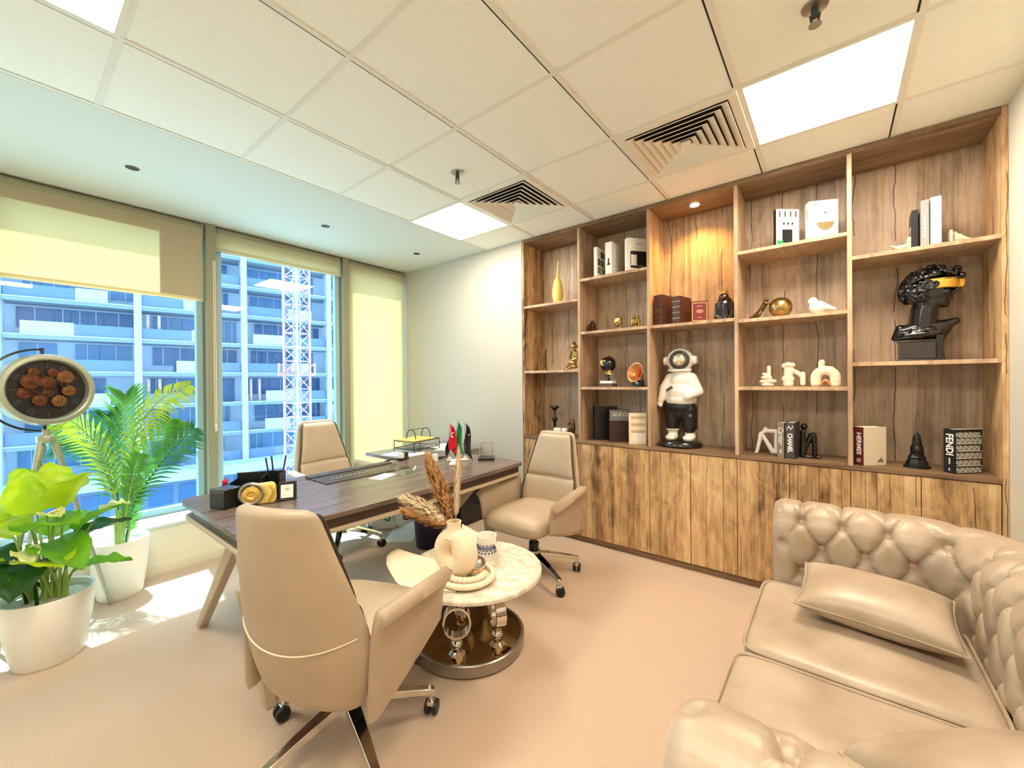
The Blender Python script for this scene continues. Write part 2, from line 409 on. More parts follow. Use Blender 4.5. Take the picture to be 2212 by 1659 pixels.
# ------------------------------------------------------------------ outside: apartment block, crane, hoist
BW = mat('facade_white', (184, 194, 208), .8); BS = mat('facade_slab', (128, 142, 160), .8); BG = mat('facade_glass', (84, 130, 172), .3, spec=.4)
BR = mat('facade_rail', (98, 120, 150), .3); BG2 = mat('facade_glass_deep', (54, 98, 144), .3); BT = mat('facade_terracotta', (214, 170, 160), .8)
struct(MB().b2((-150, -130, -17), (-6, 170, -16)).build('street', mat('street', (196, 204, 206), .9)))
bd_ = thing('apartment_building', (-55.24, 18.13, -16), 'white unfinished apartment block with blue glass and balconies across the street', 'building', rz=-.18)
L0, L1 = -47, 15.5; FH = 3.43; NF = 10; zoff = 8.4
MB().b2((-14, L0, 0), (-2.6, L1, zoff + FH * NF)).build('facade_wall', BW, bd_)
for k in range(NF + 1):
    z = zoff + k * FH
    MB().b2((-2.6, L0, z - .34), (.35, L1, z)).build('floor_slab', BS, bd_)
    MB().b2((-.2, L0, z), (.40, L1, z + .10)).build('slab_edge', BW, bd_)
cols = [-46.5, -37.2, -27.9, -18.6, -9.3, 0, 9.6, 15]
for c in cols: MB().b2((-.9, c - .30, 0), (.50, c + .30, zoff + FH * NF + 1)).build('column', BW, bd_)
MB().b2((-2.6, L0, zoff - 1.0), (3.0, L1, zoff + .05)).build('podium_roof', BW, bd_)
MB().b2((-2.6, L0, 0), (1.6, L1, zoff - 1.0)).build('podium', BR, bd_)
q = MB(); y = L0
while y < L1 - 2: q.b2((1.6, y, 1.2), (1.7, y + 1.9, zoff - 1.6)); y += 2.4
q.build('podium_glazing', BG2, bd_)
rnd = random.Random(4)
for k in range(0, NF):
    z = zoff + k * FH
    for ci in range(2, len(cols) - 1):
        a, b = cols[ci] + .35, cols[ci + 1] - .35
        q = MB(); p_ = MB(); y = a + rnd.uniform(.2, 1.2)
        while y < b - 1.0:
            ww = min(rnd.choice((1.1, 1.7, 2.4)), b - y - .1)
            q.b2((-2.62, y, z + (.1 if rnd.random() < .5 else .95)), (-2.45, y + ww, z + 2.9))
            p_.b2((-2.44, y + ww * .48, z + .1), (-2.38, y + ww * .48 + .08, z + 2.9)); y += ww + rnd.choice((.06, .06, .06, 1.3))
        wo = q.build('window', BG if rnd.random() < .55 else BG2, bd_); p_.build('glazing_bar', BW, wo)
        m0 = a + (b - a) * rnd.uniform(.3, .62); f = rnd.random() < .5
        MB().b2((.02, a if f else m0, z + .1), (.08, m0 if f else b, z + 1.25)).build('balcony_rail', BR, bd_)
        n0, n1 = (m0, min(b, m0 + rnd.uniform(1.8, 3.6))) if f else (max(a, m0 - rnd.uniform(1.8, 3.6)), m0)
        if rnd.random() < .75: MB().b2((-.02, n0, z + .1), (.12, n1, z + 1.35)).build('balcony_panel', BW, bd_)
        if rnd.random() < .12: MB().b2((-1.0, a + .3, z + .1), (-.6, a + .55, z + 2.8)).b2((-1.0, a + 1.2, z + .1), (-.6, a + 1.45, z + 2.8)).build('prop', BT, bd_)
PINK = mat('crane_paint', (206, 160, 164), .6); ORNG = mat('crane_orange', (236, 156, 120), .6)
cr_ = thing('tower_crane', (-39.4, 17.3, -16), 'pale pink lattice tower crane mast standing before the apartment block', 'crane', rz=-1.2)
def mast(name, x, y, wd, z0, z1, stepz, m, post=.17):
    q = MB(); h = wd / 2
    C = [(x - h, y - h), (x + h, y - h), (x + h, y + h), (x - h, y + h)]
    for c in C: q.box((c[0], c[1], (z0 + z1) / 2), (post, post, z1 - z0))
    z = z0; f = 0
    while z < z1 - .1:
        for i in range(4):
            a, b = C[i], C[(i + 1) % 4]
            if f % 2: a, b = b, a
            q.cyl((*a, z), (*b, z + stepz), .055, n=5); q.cyl((*a, z), (*b, z), .05, n=5)
        z += stepz; f += 1
    q.build(name, m, cr_, flat=True)
mast('mast', 0, 0, 1.5, 0, 36, 1.3, PINK)
mast('climbing_frame', 0, 0, 2.1, 18.2, 19.3, 1.1, ORNG, .12)
MB().box((-1.5, -2.2, 18.6), (.25, 9.5, .22), rot=(0, 0, -.75)).build('tie_beam', PINK, cr_)
mast('inner_ladder', .1, .1, .4, 0, 36, 1.9, BW, .08)
sc_ = thing('scaffold_hoist', (-50, -2.0, -16), 'white scaffold stair tower against the apartment block at the far left', 'scaffold', rz=-.18)
q = MB()
for x in (-.9, .9):
    for y in (-1.4, 1.4): q.cyl((x, y, 0), (x, y, 36), .05, n=6)
q.build('uprights', BW, sc_)
q = MB()
for k in range(24):
    z = k * 1.45; s = 1 if k % 2 else -1
    q.cyl((.9, -1.4 * s, z), (.9, 1.4 * s, z + 1.45), .05, n=5); q.cyl((.9, -1.4, z), (.9, 1.4, z), .04, n=5)
q.build('stair_flights', BW, sc_)

# ================================================================== bookcase wall
bc = thing('bookcase', (0, YB, 0), 'wall-wide rustic oak bookcase with open shelves over closed cupboards', 'bookcase')
DX = [-2.285, -1.695, -1.10, -.51, .075, .66]; ZC = .865; D = .35; th = .011
MB().b2((-2.296, D - .012, 0), (.671, D, H - .002)).build('back_panel', WOOD_B, bc)
for i, x in enumerate(DX):
    if i in (0, 5): MB().b2((x - th, .0, 0), (x + th, D - .012, H - .001)).build('side_panel', WOOD_F, bc, bevel=.001)
    else: MB().b2((x - th, .0, ZC), (x + th, D - .012, H - .03)).build('divider', WOOD_E, bc, bevel=.001)
MB().b2((DX[0] + th, .0, H - .034), (DX[5] - th, D - .012, H - .002)).build('top_panel', WOOD_H, bc, bevel=.001)
MB().b2((DX[0] + th, -.004, ZC - .024), (DX[5] - th, D - .012, ZC)).build('counter', WOOD_H, bc, bevel=.002)
SH = [(0, 2.075), (0, 1.470), (1, 2.235), (1, 1.787), (1, 1.320), (2, 1.785), (3, 2.222), (3, 1.770), (3, 1.321), (4, 2.075), (4, 1.462)]
for c, z in SH: MB().b2((DX[c] + th, .002, z - .022), (DX[c + 1] - th, D - .012, z)).build('shelf', WOOD_E, bc, bevel=.001)
MB().b2((DX[0] + th, .03, .0), (DX[5] - th, D - .02, .07)).build('kick_board', WOOD_H, bc)
MB().b2((DX[0] + th, .022, .07), (DX[5] - th, D - .02, ZC - .026)).build('carcass', BLACK, bc)
edges = [-2.272, -1.99, -1.692, -1.40, -1.10, -.805, -.51, -.22, .075, .365, .647]
for a, b in zip(edges, edges[1:]):
    MB().b2((a + .0018, .0, .055), (b - .0018, .021, ZC - .028)).build('cupboard_door', WOOD_F, bc, bevel=.0015)
t = thing('cabinet_downlight', (-.80, 3.20, H - .036), 'round warm downlight glowing in the top of the middle bookcase bay', 'downlight')
MB().lathe([(.030, -.001), (.042, -.006), (.044, 0)], 28).build('rim', STEEL, t)
MB().cyl((0, 0, -.004), (0, 0, -.001), .031, n=24).build('lens', mat('warm_lens', (255, 230, 180), .5, emit=(1, .72, .36), es=22), t)
ld = bpy.data.lights.new('downlight_lamp', 'SPOT'); ld.energy = 26; ld.color = (1, .50, .12); ld.spot_size = 2.3; ld.spot_blend = .8; ld.shadow_soft_size = .03
lo = bpy.data.objects.new('downlight_lamp', ld); COL.objects.link(lo); lo.parent = t; lo.location = (.0, 0, -.02)
# ================================================================== office chairs
def make_chair(label, loc, rz, legrot, sc=1):
    t = thing('office_chair', loc, label, 'office chair', 'beige leather office chairs', rz, sc)
    def catm(st, q):
        k = q * (len(st) - 1); i = min(int(k), len(st) - 2); f = k - i
        a, b = st[i], st[i + 1]; p = st[max(i - 1, 0)]; n = st[min(i + 2, len(st) - 1)]
        out = []
        for A, B, Pp, Nn in zip(a, b, p, n):
            m0 = (B - Pp) / 2; m1 = (Nn - A) / 2
            out.append((2 * f ** 3 - 3 * f * f + 1) * A + (f ** 3 - 2 * f * f + f) * m0 + (-2 * f ** 3 + 3 * f * f) * B + (f ** 3 - f * f) * m1)
        return out
    # z, half width, y centre, thickness, wing (edges curve forward)
    ST = [(.255, .11, -.155, .03, .01), (.275, .165, -.185, .05, .03), (.33, .215, -.225, .06, .05), (.45, .250, -.262, .07, .075), (.58, .252, -.285, .075, .075),
          (.72, .222, -.305, .07, .055), (.85, .188, -.325, .062, .04), (.94, .165, -.338, .055, .03), (.972, .152, -.342, .045, .025), (.985, .125, -.341, .02, .02)]
    def backsurf(st, dw=0, dy=0, tk=1):
        def f(u, v):
            z, hw, yc, tt, wg = catm(st, v); hw += dw; tt *= tk
            a = 2 * PI * u; ca, sa = math.cos(a), math.sin(a)
            cx = abs(ca) ** .55 * (1 if ca > 0 else -1); sy = abs(sa) ** .8 * (1 if sa > 0 else -1)
            x = hw * cx
            return Vector((x, yc + dy + wg * cx * cx + sy * tt / 2, z))
        return f
    MB().grid(backsurf(ST), 40, 30, cu=True, capv=True).build('back_shell', LEA, t, ang=70)
    IN = [(.425, .20, -.205, .05, .03), (.45, .218, -.212, .085, .045), (.54, .222, -.232, .105, .05), (.635, .212, -.248, .085, .045), (.662, .203, -.258, .062, .04), (.69, .197, -.254, .078, .036),
          (.80, .172, -.272, .075, .028), (.92, .148, -.298, .068, .02), (.955, .138, -.308, .05, .02), (.966, .115, -.312, .02, .015)]
    MB().grid(backsurf(IN), 40, 40, cu=True, capv=True).build('back_cushion', LEA, t, ang=70)
    for s in (-1, 1):
        P = []
        for i in range(24):
            v = .05 + .9 * i / 23; z, hw, yc, tt, wg = catm(IN, v); P.append((s * (hw + .006), yc + wg + .004, z))
        MB().tube(P, .0045, 6).build('piping', LEAD, t)
    P = []
    for i in range(25):
        x = -.235 + .47 * i / 24; c = x / .252
        z = .575 - .05 * (1 - c * c); P.append((x * 1.0, -.283 + .075 * c * c - .0365 * (1 - abs(c) ** 3.2) ** .4 - .002, z))
    MB().tube(P, .0022, 5).build('stitching', CREAM, t)
    # seat: rounded slab with a waterfall front
    def seat(u, v):
        a = 2 * PI * u; b = PI * (v - .5)
        ca, sa, cb, sb = math.cos(a), math.sin(a), math.cos(b), math.sin(b)
        pw = lambda q, e: abs(q) ** e * (1 if q > 0 else -1)
        x = .255 * pw(ca, .42) * pw(cb, .45); y = .265 * pw(sa, .42) * pw(cb, .45); z = .062 * pw(sb, .7)
        x *= 1 - .10 * max(0, -y / .265)
        if y > .1: z -= (y - .1) ** 2 * .9
        if sb > 0: z += .012 * (1 - (x / .25) ** 2)
        return Vector((x, y + .03, .43 + z))
    MB().grid(seat, 56, 20, cu=True).build('seat', LEA, t, ang=80)
    for s in (-1, 1):                       # wrapped arm panels that flare and roll outwards on top
        def C(u, v):
            y = -.215 + .435 * u
            zb = .285 + .12 * u ** 1.3; zt = .655 - .055 * u
            x0 = .252 + .028 * u
            z = zb + (zt - zb) * v
            fl = max(0, (v - .45) / .55)
            return Vector((s * (x0 + .050 * fl ** 2 + .008 * math.sin(PI * v)), y + .02 * v * u, z - .022 * max(0, (v - .82) / .18) ** 2))
        nu_, nv_ = 12, 14
        def shell(u, v):
            k = v * 2; side = 1 if k < 1 else -1
            vv = k if k < 1 else 2 - k
            p = C(u, vv); d = 1e-3
            du = C(min(u + d, 1), vv) - C(max(u - d, 0), vv); dv = C(u, min(vv + d, 1)) - C(u, max(vv - d, 0))
            n = du.cross(dv).normalized()
            th_ = (.016 + .016 * max(0, (vv - .6) / .4)) * (1 - max(0, (vv - .93) / .07) ** 2 * .75)
            e = min(1, min(u, 1 - u) / .05); th_ *= .35 + .65 * math.sqrt(max(0, 1 - (1 - e) ** 2))
            return p + n * th_ * side
        nv2 = 30
        MB().grid(lambda u, v: shell(u, v), 22, nv2, cv=True, capu=True).build('armrest', LEA, t, ang=75)
    MB().box((0, -.02, .352), (.20, .28, .035)).box((0, .0, .325), (.12, .16, .04)).build('tilt_mechanism', BLACK, t, bevel=.006)
    MB().cyl((.10, .02, .345), (.27, .03, .335), .006, n=8).box((.285, .031, .334), (.05, .03, .014)).build('lever', BLACK, t, bevel=.003)
    MB().cyl((0, 0, .15), (0, 0, .24), .034).cyl((0, 0, .23), (0, 0, .34), .022).build('gas_column', BLACK, t)
    MB().lathe([(0, .115), (.05, .115), (.056, .15), (.045, .185), (0, .19)], 24).build('hub', CHROME, t)
    for k in range(5):
        a = legrot - rz + k * 2 * PI / 5; M = RZ(a)
        q = MB()
        q.grid(lambda u, v: M @ Vector((.03 + .30 * u, (.030 - .014 * u) * math.cos(2 * PI * v + PI / 4) * 1.25, .155 - .045 * u - .012 * u * u + (.020 - .008 * u) * math.sin(2 * PI * v + PI / 4) * 1.3)), 8, 4, cv=True, capu=True)
        q.build('base_leg', CHROME, t, bevel=.003)
        e = M @ Vector((.315, 0, 0)); ax = RZ(a + 1.1)
        cs = MB(); cs.cyl(e + Vector((0, 0, .06)), e + Vector((0, 0, .10)), .008)
        cs.box(e + Vector((0, 0, .055)), (.035, .028, .02), rot=(0, 0, a + 1.1))
        co = cs.build('caster', CHROME, t, bevel=.004)
        for s in (-1, 1):
            d = ax @ Vector((0, 1, 0)); c0 = e + (ax @ Vector((.008, 0, 0))) + Vector((0, 0, .030))
            MB().cyl(c0 + d * .006 * s, c0 + d * .026 * s, .030, .027, n=22).build('wheel', BLACK, co, bevel=.003)
    return t
R_ = math.radians
chair_front = make_chair('large beige leather office chair in the foreground, seen from behind', (-1.473, .824, 0), R_(21), R_(57.5))
make_chair('beige leather office chair facing the viewer between the desk end and the bookcase', (-1.665, 2.33, 0), R_(180), R_(-24))
make_chair('beige leather chair behind the desk with its back to the window', (-3.24, 1.765, 0), R_(-84), R_(37), 1.06)

# ================================================================== desk
dk = thing('executive_desk', (-2.27, 1.56, 0), 'long dark wood executive desk with splayed taupe legs before the window', 'desk')
def rrect(x0, x1, y0, y1, r, bow=0, n=6, nb=10):
    P = []
    for cx, cy, a0 in ((x1 - r, y1 - r, 0), (x0 + r, y1 - r, 90), (x0 + r, y0 + r, 180), (x1 - r, y0 + r, 270)):
        for i in range(n + 1):
            a = R_(a0 + 90 * i / n); P.append((cx + r * math.cos(a), cy + r * math.sin(a)))
    Q = []
    for i in range(len(P)):
        a, b = P[i], P[(i + 1) % len(P)]
        k = nb if math.dist(a, b) > .4 else 1
        for j in range(k): Q.append((a[0] + (b[0] - a[0]) * j / k, a[1] + (b[1] - a[1]) * j / k))
    ym = (y0 + y1) / 2; hy = (y1 - y0) / 2
    return [(x + (bow * (1 - ((y - ym) / hy) ** 2) if x > (x0 + x1) / 2 else -bow * .6 * (1 - ((y - ym) / hy) ** 2)), y) for x, y in Q]
out = rrect(-.50, .385, -.965, .965, .06, .035)
MB().prism(out, .722, .75).build('desk_top', WOOD_D, dk, bevel=.004)
MB().prism(rrect(-.36, .36, -.945, .945, .04, .03), .672, .722).build('edge_recess', WOOD_DE, dk, bevel=.003)
MB().prism(rrect(-.485, .372, -.955, .955, .06, .035), .650, .672).build('lower_tray', TAUPE, dk, bevel=.004)
for y in (-.86, .86):                                   # inverted V legs at both ends
    for xt, xb in ((.05, -.55), (.06, .38 if y < 0 else .13)):
        q = MB(); yb = y - .0
        pts = [(xt - .05, .650), (xt + .05, .650), (xb + .032, .0), (xb - .032, .0)]
        q.prism([(p[0], p[1]) for p in pts], -.022, .022, TR(0, yb, 0) @ RX(PI / 2))
        q.build('leg', TAUPE, dk, bevel=.005)
MB().box((.03, 0, .63), (.10, 1.70, .04)).build('crossbeam', TAUPE, dk, bevel=.004)
MB().b2((-.30, -.80, .44), (-.285, .80, .62)).build('modesty_panel', TAUPE, dk, bevel=.002)
sd_ = thing('side_cabinet', (-3.12, 2.55, 0), 'low dark side cabinet joined to the far end of the desk, strewn with papers', 'cabinet')
MB().b2((-.34, -.42, .685), (.34, .46, .715)).build('cabinet_top', mat('side_top', (128, 122, 122), .28), sd_, bevel=.004)
MB().b2((-.30, .02, .06), (.12, .42, .685)).build('body', WOOD_DE, sd_, bevel=.003)
for k in range(3): 
    dr = MB().b2((.12, .035, .08 + k * .2), (.138, .405, .265 + k * .2)).build('drawer', WOOD_DE, sd_, bevel=.002)
    MB().b2((.138, .14, .20 + k * .2), (.146, .30, .212 + k * .2)).build('handle', STEEL, dr)
for y in (-.05,):
    MB().b2((-.28, y, 0), (-.24, y + .04, .685)).build('leg', BLACK, sd_); MB().b2((.22, y, 0), (.26, y + .04, .685)).build('leg', BLACK, sd_)
MB().b2((-.29, .03, 0), (.11, .41, .06)).build('plinth', BLACK, sd_)
t = thing('computer_tower', (-2.84, 2.84, 0), 'black computer tower standing on the floor under the far desk end', 'computer')
MB().b2((-.09, -.17, .015), (.09, .17, .43)).build('case', BLACK, t, bevel=.006)
MB().b2((.0901, -.165, .03), (.094, .165, .42)).build('front_grille', BLKG, t, bevel=.002)
for x in (-.07, .07):
    for y in (-.13, .13): MB().cyl((x, y, 0), (x, y, .016), .012).build('foot', BLACK, t)

ZD = .7502
# -- writing pad
t = thing('desk_pad', (-2.555, 1.53, ZD), 'dark leather writing pad with a pale stitched line on the desk', 'desk pad')
MB().b2((-.155, -.30, 0), (.135, .32, .006)).build('pad', WOOD_DE, t, bevel=.002)
MB().b2((-.155, -.30, .006), (-.085, .32, .012)).build('flap', DGREY, t, bevel=.002)
q = MB()
for k in range(14): q.b2((.02, -.22 + k * .032, .0062), (.028, -.202 + k * .032, .0068))
q.build('stitched_line', CREAM, t)
t = tag(MB().b2((-.05, -.085, 0), (.05, .085, .0015)).build('card', PAPER), 'white card lying on the desk in front of the dark writing pad', 'card'); t.location = (-2.335, 1.565, ZD); t.rotation_euler = (0, 0, .35)
# -- glass ashtray
t = thing('ashtray', (-2.30, 1.735, ZD), 'octagonal clear glass ashtray at the right end of the writing pad', 'ashtray', rz=.2)
MB().lathe([(0, 0), (.075, 0), (.095, .030), (.075, .034), (.055, .012), (0, .010)], 8).build('dish', CLEAR, t, flat=True)
for k in range(4): MB().box(((.083 * math.cos(k * PI / 2)), .083 * math.sin(k * PI / 2), .036), (.02, .02, .008), rot=(0, 0, k * PI / 2)).build('notch', CLEAR, t)
# -- black box
t = thing('black_box', (-2.40, .70, ZD), 'plain black box at the near left end of the desk', 'box', rz=.35)
MB().b2((-.05, -.045, 0), (.05, .045, .095)).build('body', BLACK, t, bevel=.003)
MB().b2((-.051, -.046, .075), (.051, .046, .098)).build('lid', BLKG, t, bevel=.003)
# -- pen organiser
t = thing('desk_organiser', (-2.46, .87, ZD), 'black desk organiser holding pens on the near left end of the desk', 'desk organiser', rz=.95)
q = MB(); q.b2((-.12, -.06, 0), (.12, .06, .008))
for a, b in (((-.12, -.06, 0), (-.115, .06, .10)), ((.115, -.06, 0), (.12, .06, .13)), ((-.12, .055, 0), (.12, .06, .13)), ((-.12, -.06, 0), (.12, -.055, .07)), ((.03, -.06, 0), (.035, .06, .12))): q.b2(a, b)
q.build('tray_body', BLACK, t, bevel=.002)
for (x, y, dx, dy, c, hh), lb in zip(((.06, .02, -.03, .0, BLACK, .21), (.075, .025, -.02, .01, BLACK, .215), (.10, 0, .035, .0, DGREY, .22)),
        ('black pen leaning left in the organiser, leftmost of the three', 'black pen leaning left in the organiser, middle of the three', 'dark grey pen leaning right in the desk organiser')):
    o = tag(MB().cyl((x, y, .01), (x + dx, y + dy, hh), .0042, n=8).build('pen', c), lb, 'pen', 'pens in the desk organiser')
    o.location = t.location; o.rotation_euler = t.rotation_euler
t = thing('tape_dispenser', (-2.345, .80, ZD), 'yellow tape dispenser with a round gold reel, at the organiser front', 'tape dispenser', rz=1.1)
q = MB(); q.prism([(-.02, 0), (.10, 0), (.11, .02), (.105, .09), (.09, .105), (.0, .10), (-.02, .07)], -.025, .025, RX(PI / 2))
q.build('housing', YELLOW, t, bevel=.008)
q = MB(); q.tube([(.0 + .05 * math.cos(a), -.032, .061 + .05 * math.sin(a)) for a in [2 * PI * i / 28 for i in range(28)]], .009, 8, closed=True); q.build('reel', STEEL, t)
q = MB(); q.lathe([(0, 0), (.042, 0), (.042, .01), (.02, .016), (.012, .01), (0, .012)], 24, (0, -.028, .055), RX(PI / 2)); q.build('reel_centre', GOLDP, t)
q = MB(); q.tube([(.085, -.03, .095), (.10, -.035, .07), (.09, -.036, .04), (.075, -.033, .012)], .006, 6); q.tube([(.05, -.03, .09), (.06, -.035, .06)], .006, 6); q.build('bracket', GOLDP, t)
t = thing('red_knob_stamp', (-2.53, .735, ZD), 'small black stamp with a red top behind the yellow tape dispenser', 'stamp')
MB().cyl((0, 0, 0), (0, 0, .09), .014).build('body', BLACK, t, bevel=.002); MB().sph((0, 0, .102), .014).build('knob', RED, t)
t = thing('card_holder', (-2.28, .945, ZD), 'black framed card holder with a white note, right of the tape dispenser', 'card holder', rz=1.1)
MB().box((0, 0, .05), (.085, .018, .095), rot=(-.2, 0, 0)).b2((-.042, -.02, 0), (.042, .03, .01)).build('frame', BLACK, t, bevel=.006)
nt = MB().box((-.002, -.0105, .049), (.058, .001, .068), rot=(-.2, 0, 0)).build('note', PAPER, t)
q = MB(); 
for k in range(3): q.box((-.002 + .004 * (k % 2), -.0135 - .002 * (k - 1) + .004, .045 + .010 * k), (.022, .0006, .0022), rot=(-.2, 0, 0))
q.build('writing', GREY, t)
# -- flags
t = thing('flag_stand', (-2.335, 2.235, ZD), 'white stand with small table flags on metal poles on the desk', 'flag stand', rz=-.75)
MB().b2((-.02, -.08, 0), (.02, .09, .012)).cyl((0, -.055, .01), (0, -.055, .03), .012).cyl((0, 0, .01), (0, 0, .03), .012).cyl((0, .065, .01), (0, .065, .03), .012).build('base', WHITE, t, bevel=.004)
poles = [(-.055, .31), (.0, .325), (.065, .31)]
for y, hh in poles: MB().cyl((0, y, .02), (0, y, hh), .0028, n=8).sph((0, y, hh + .004), .006, n=8).build('pole', CHROME, t)
def flag(y, hh, drop, wdt, m, name, ph, off=0):
    def f(u, v):
        z = hh - drop * v - .10 * u * (.35 + v * .25)
        return Vector((.012 * math.sin(u * 7 + ph + v * 2) + .004 + off, y + wdt * u * (.45 + .55 * v) + .01 * math.sin(5 * v + ph), z))
    return MB().grid(f, 12, 14).build(name, m, t, solid=.0012)
flag(-.055, .295, .20, .075, RED, 'red_flag', .4, .006)
flag(0, .31, .22, .06, GREENC, 'green_striped_flag', 1.2, -.012)
flag(-.055, .21, .125, -.035, BLACK, 'black_flag', 2.0, -.004)
flag(-.02, .12, .04, .02, BLACK, 'black_flag', .5, .01)
flag(.065, .295, .235, .065, mat('charcoal_cloth', (46, 40, 38), .8), 'dark_flag', .9, .002)
q = MB()
def crescent(M, R, r, off, n=22):
    x = (R * R - r * r + off * off) / (2 * off); y = math.sqrt(R * R - x * x)
    a0, b0 = math.atan2(y, x), math.atan2(y, x - off)
    V = []
    for i in range(n):
        k = i / (n - 1); a = a0 + (2 * PI - 2 * a0) * k; b = b0 + (2 * PI - 2 * b0) * k
        V.append((q.bm.verts.new(M @ Vector((R * math.cos(a), R * math.sin(a), 0))), q.bm.verts.new(M @ Vector((off + r * math.cos(b), r * math.sin(b), 0)))))
    for i in range(n - 1): q.bm.faces.new((V[i][0], V[i + 1][0], V[i + 1][1], V[i][1]))
MC = TR(.020, -.028, .205) @ RY(PI / 2) @ RZ(PI / 2)
crescent(MC, .021, .0165, .008)
for k in range(5):
    a = R_(90 + 72 * k); c0 = Vector((.022, 0, 0))
    V = [q.bm.verts.new(MC @ (c0 + Vector(p))) for p in ((.008 * math.cos(a), .008 * math.sin(a), 0), (.003 * math.cos(a + .628), .003 * math.sin(a + .628), 0), (0, 0, 0), (.003 * math.cos(a - .628), .003 * math.sin(a - .628), 0))]
    q.bm.faces.new(V)
q.build('crescent_and_star', WHITE, t, solid=.0012, fix=False)
q = MB(); q.box((.012, .098, .205), (.001, .022, .004), rot=(.7, 0, 0)).box((.012, .10, .20), (.001, .016, .003), rot=(-.5, 0, 0)); q.build('flag_emblem', CREAM, t)
# -- pocket items round the flags
t = thing('pen_tray', (-2.52, 2.20, ZD), 'slim curved black pen tray lying left of the flags', 'pen tray', rz=.9)
MB().tube([(-.09, .012, .014), (-.04, 0, .009), (.03, 0, .009), (.08, .012, .012)], [.004, .008, .008, .004], 8).build('tray', BLACK, t)
t = thing('small_device', (-2.26, 2.14, ZD), 'small white device with dark marks in front of the flags', 'gadget', rz=.7)
MB().b2((-.03, -.085, 0), (.03, .085, .022)).build('body', WHITE, t, bevel=.007)
q = MB()
for k in range(5): q.box((.012 * (-1) ** k, -.05 + .022 * k, .0225), (.012, .010, .002))
q.build('buttons', DGREY, t)
t = thing('paper_roll', (-2.47, 2.13, ZD), 'small white paper roll standing left of the flags', 'roll')
MB().lathe([(.01, 0), (.024, 0), (.024, .05), (.01, .05), (.01, 0)], 20).build('roll', PAPER, t)
t = thing('tape_holder', (-2.70, 1.98, ZD), 'white and black tape holder standing by the desk edge before the document tray', 'tape holder', rz=.5)
MB().cyl((0, 0, 0), (0, 0, .055), .022).build('roll', WHITE, t); MB().box((.0, .06, .03), (.04, .06, .05)).box((0, .03, .012), (.05, .12, .02)).build('stand', BLACK, t, bevel=.006)
MB().tube([(-.02, -.02, .01), (-.06, -.05, .02), (-.09, -.10, .006)], .008, 6).build('handle', BLACK, t)
# -- chrome swinging frame
t = thing('chrome_frame_ornament', (-2.19, 2.42, ZD), 'chrome double wire frame ornament on a black square base at the desk end', 'desk ornament', rz=.72)
MB().b2((-.065, -.065, 0), (.065, .065, .018)).build('base', BLACK, t, bevel=.004)
for y in (-.045, .045): MB().tube([(-.05, y, .018), (-.05, y, .125), (-.046, y, .13), (.046, y, .13), (.05, y, .125), (.05, y, .018)], .004, 8).build('wire_frame', CHROME, t)
# -- papers and document tray on the side cabinet
ZS = .7155
for k, (x, y, a, lb, c) in enumerate(((-3.15, 2.29, .3, 'pale blue sheet with handwriting under the document tray', mat('blue_paper', (206, 222, 236), .7)), (-2.95, 2.31, -.2, 'white sheet at the near edge of the side cabinet', PAPER), (-2.99, 2.76, .5, 'light grey paper fanned out between tray and flags', mat('grey_paper', (214, 220, 222), .7)), (-3.15, 2.80, .1, 'white paper farthest back on the side cabinet', PAPER))):
    o = tag(MB().b2((-.105, -.148, 0), (.105, .148, .003)).build('paper_sheet', c), lb, 'paper', 'papers on the side cabinet'); o.location = (x, y, ZS + .0035 * (k % 2)); o.rotation_euler = (0, 0, a)
    if k == 0:
        q = MB()
        for i in range(4): q.tube([(.02, -.07 + i * .03 + j * .004, .0036 + 0) if j % 2 else (.035, -.07 + i * .03 + j * .004, .0036) for j in range(6)], .0012, 4)
        q.build('handwriting', BLUEP, o)
t = thing('document_tray', (-3.16, 2.50, ZS + .007), 'black wire document tray with two raised wire handles', 'document tray', rz=.12)
q = MB()
for z in (.03, .10):
    q.tube([(-.13, -.17, z), (.13, -.17, z), (.13, .17, z), (-.13, .17, z)], .004, 6, closed=True)
    for k in range(7): q.cyl((-.13, -.15 + k * .05, z - .012), (.13, -.15 + k * .05, z - .012), .0016, n=5)
for x in (-.13, .13):
    for y in (-.17, .17): q.cyl((x, y, 0), (x, y, .10), .004, n=6)
q.build('wire_tray', BLACK, t)
for y in (-.08, .12):
    MB().tube([(-.06 + .06 * (1 - math.cos(PI * k / 10)), y, .10 + .10 * math.sin(PI * k / 10) ** .7) for k in range(11)], .004, 6).build('handle', BLACK, t)
MB().cyl((0, -.08, .198), (0, .12, .198), .003).build('handle_bar', BLACK, t)
o = tag(MB().b2((-.115, -.15, 0), (.115, .13, .02)).build('folder', FOLDER, bevel=.003), 'yellow folder lying in the top of the wire document tray', 'folder'); o.location = (-3.16, 2.49, ZS + .007 + .092); o.rotation_euler = (0, 0, .12)
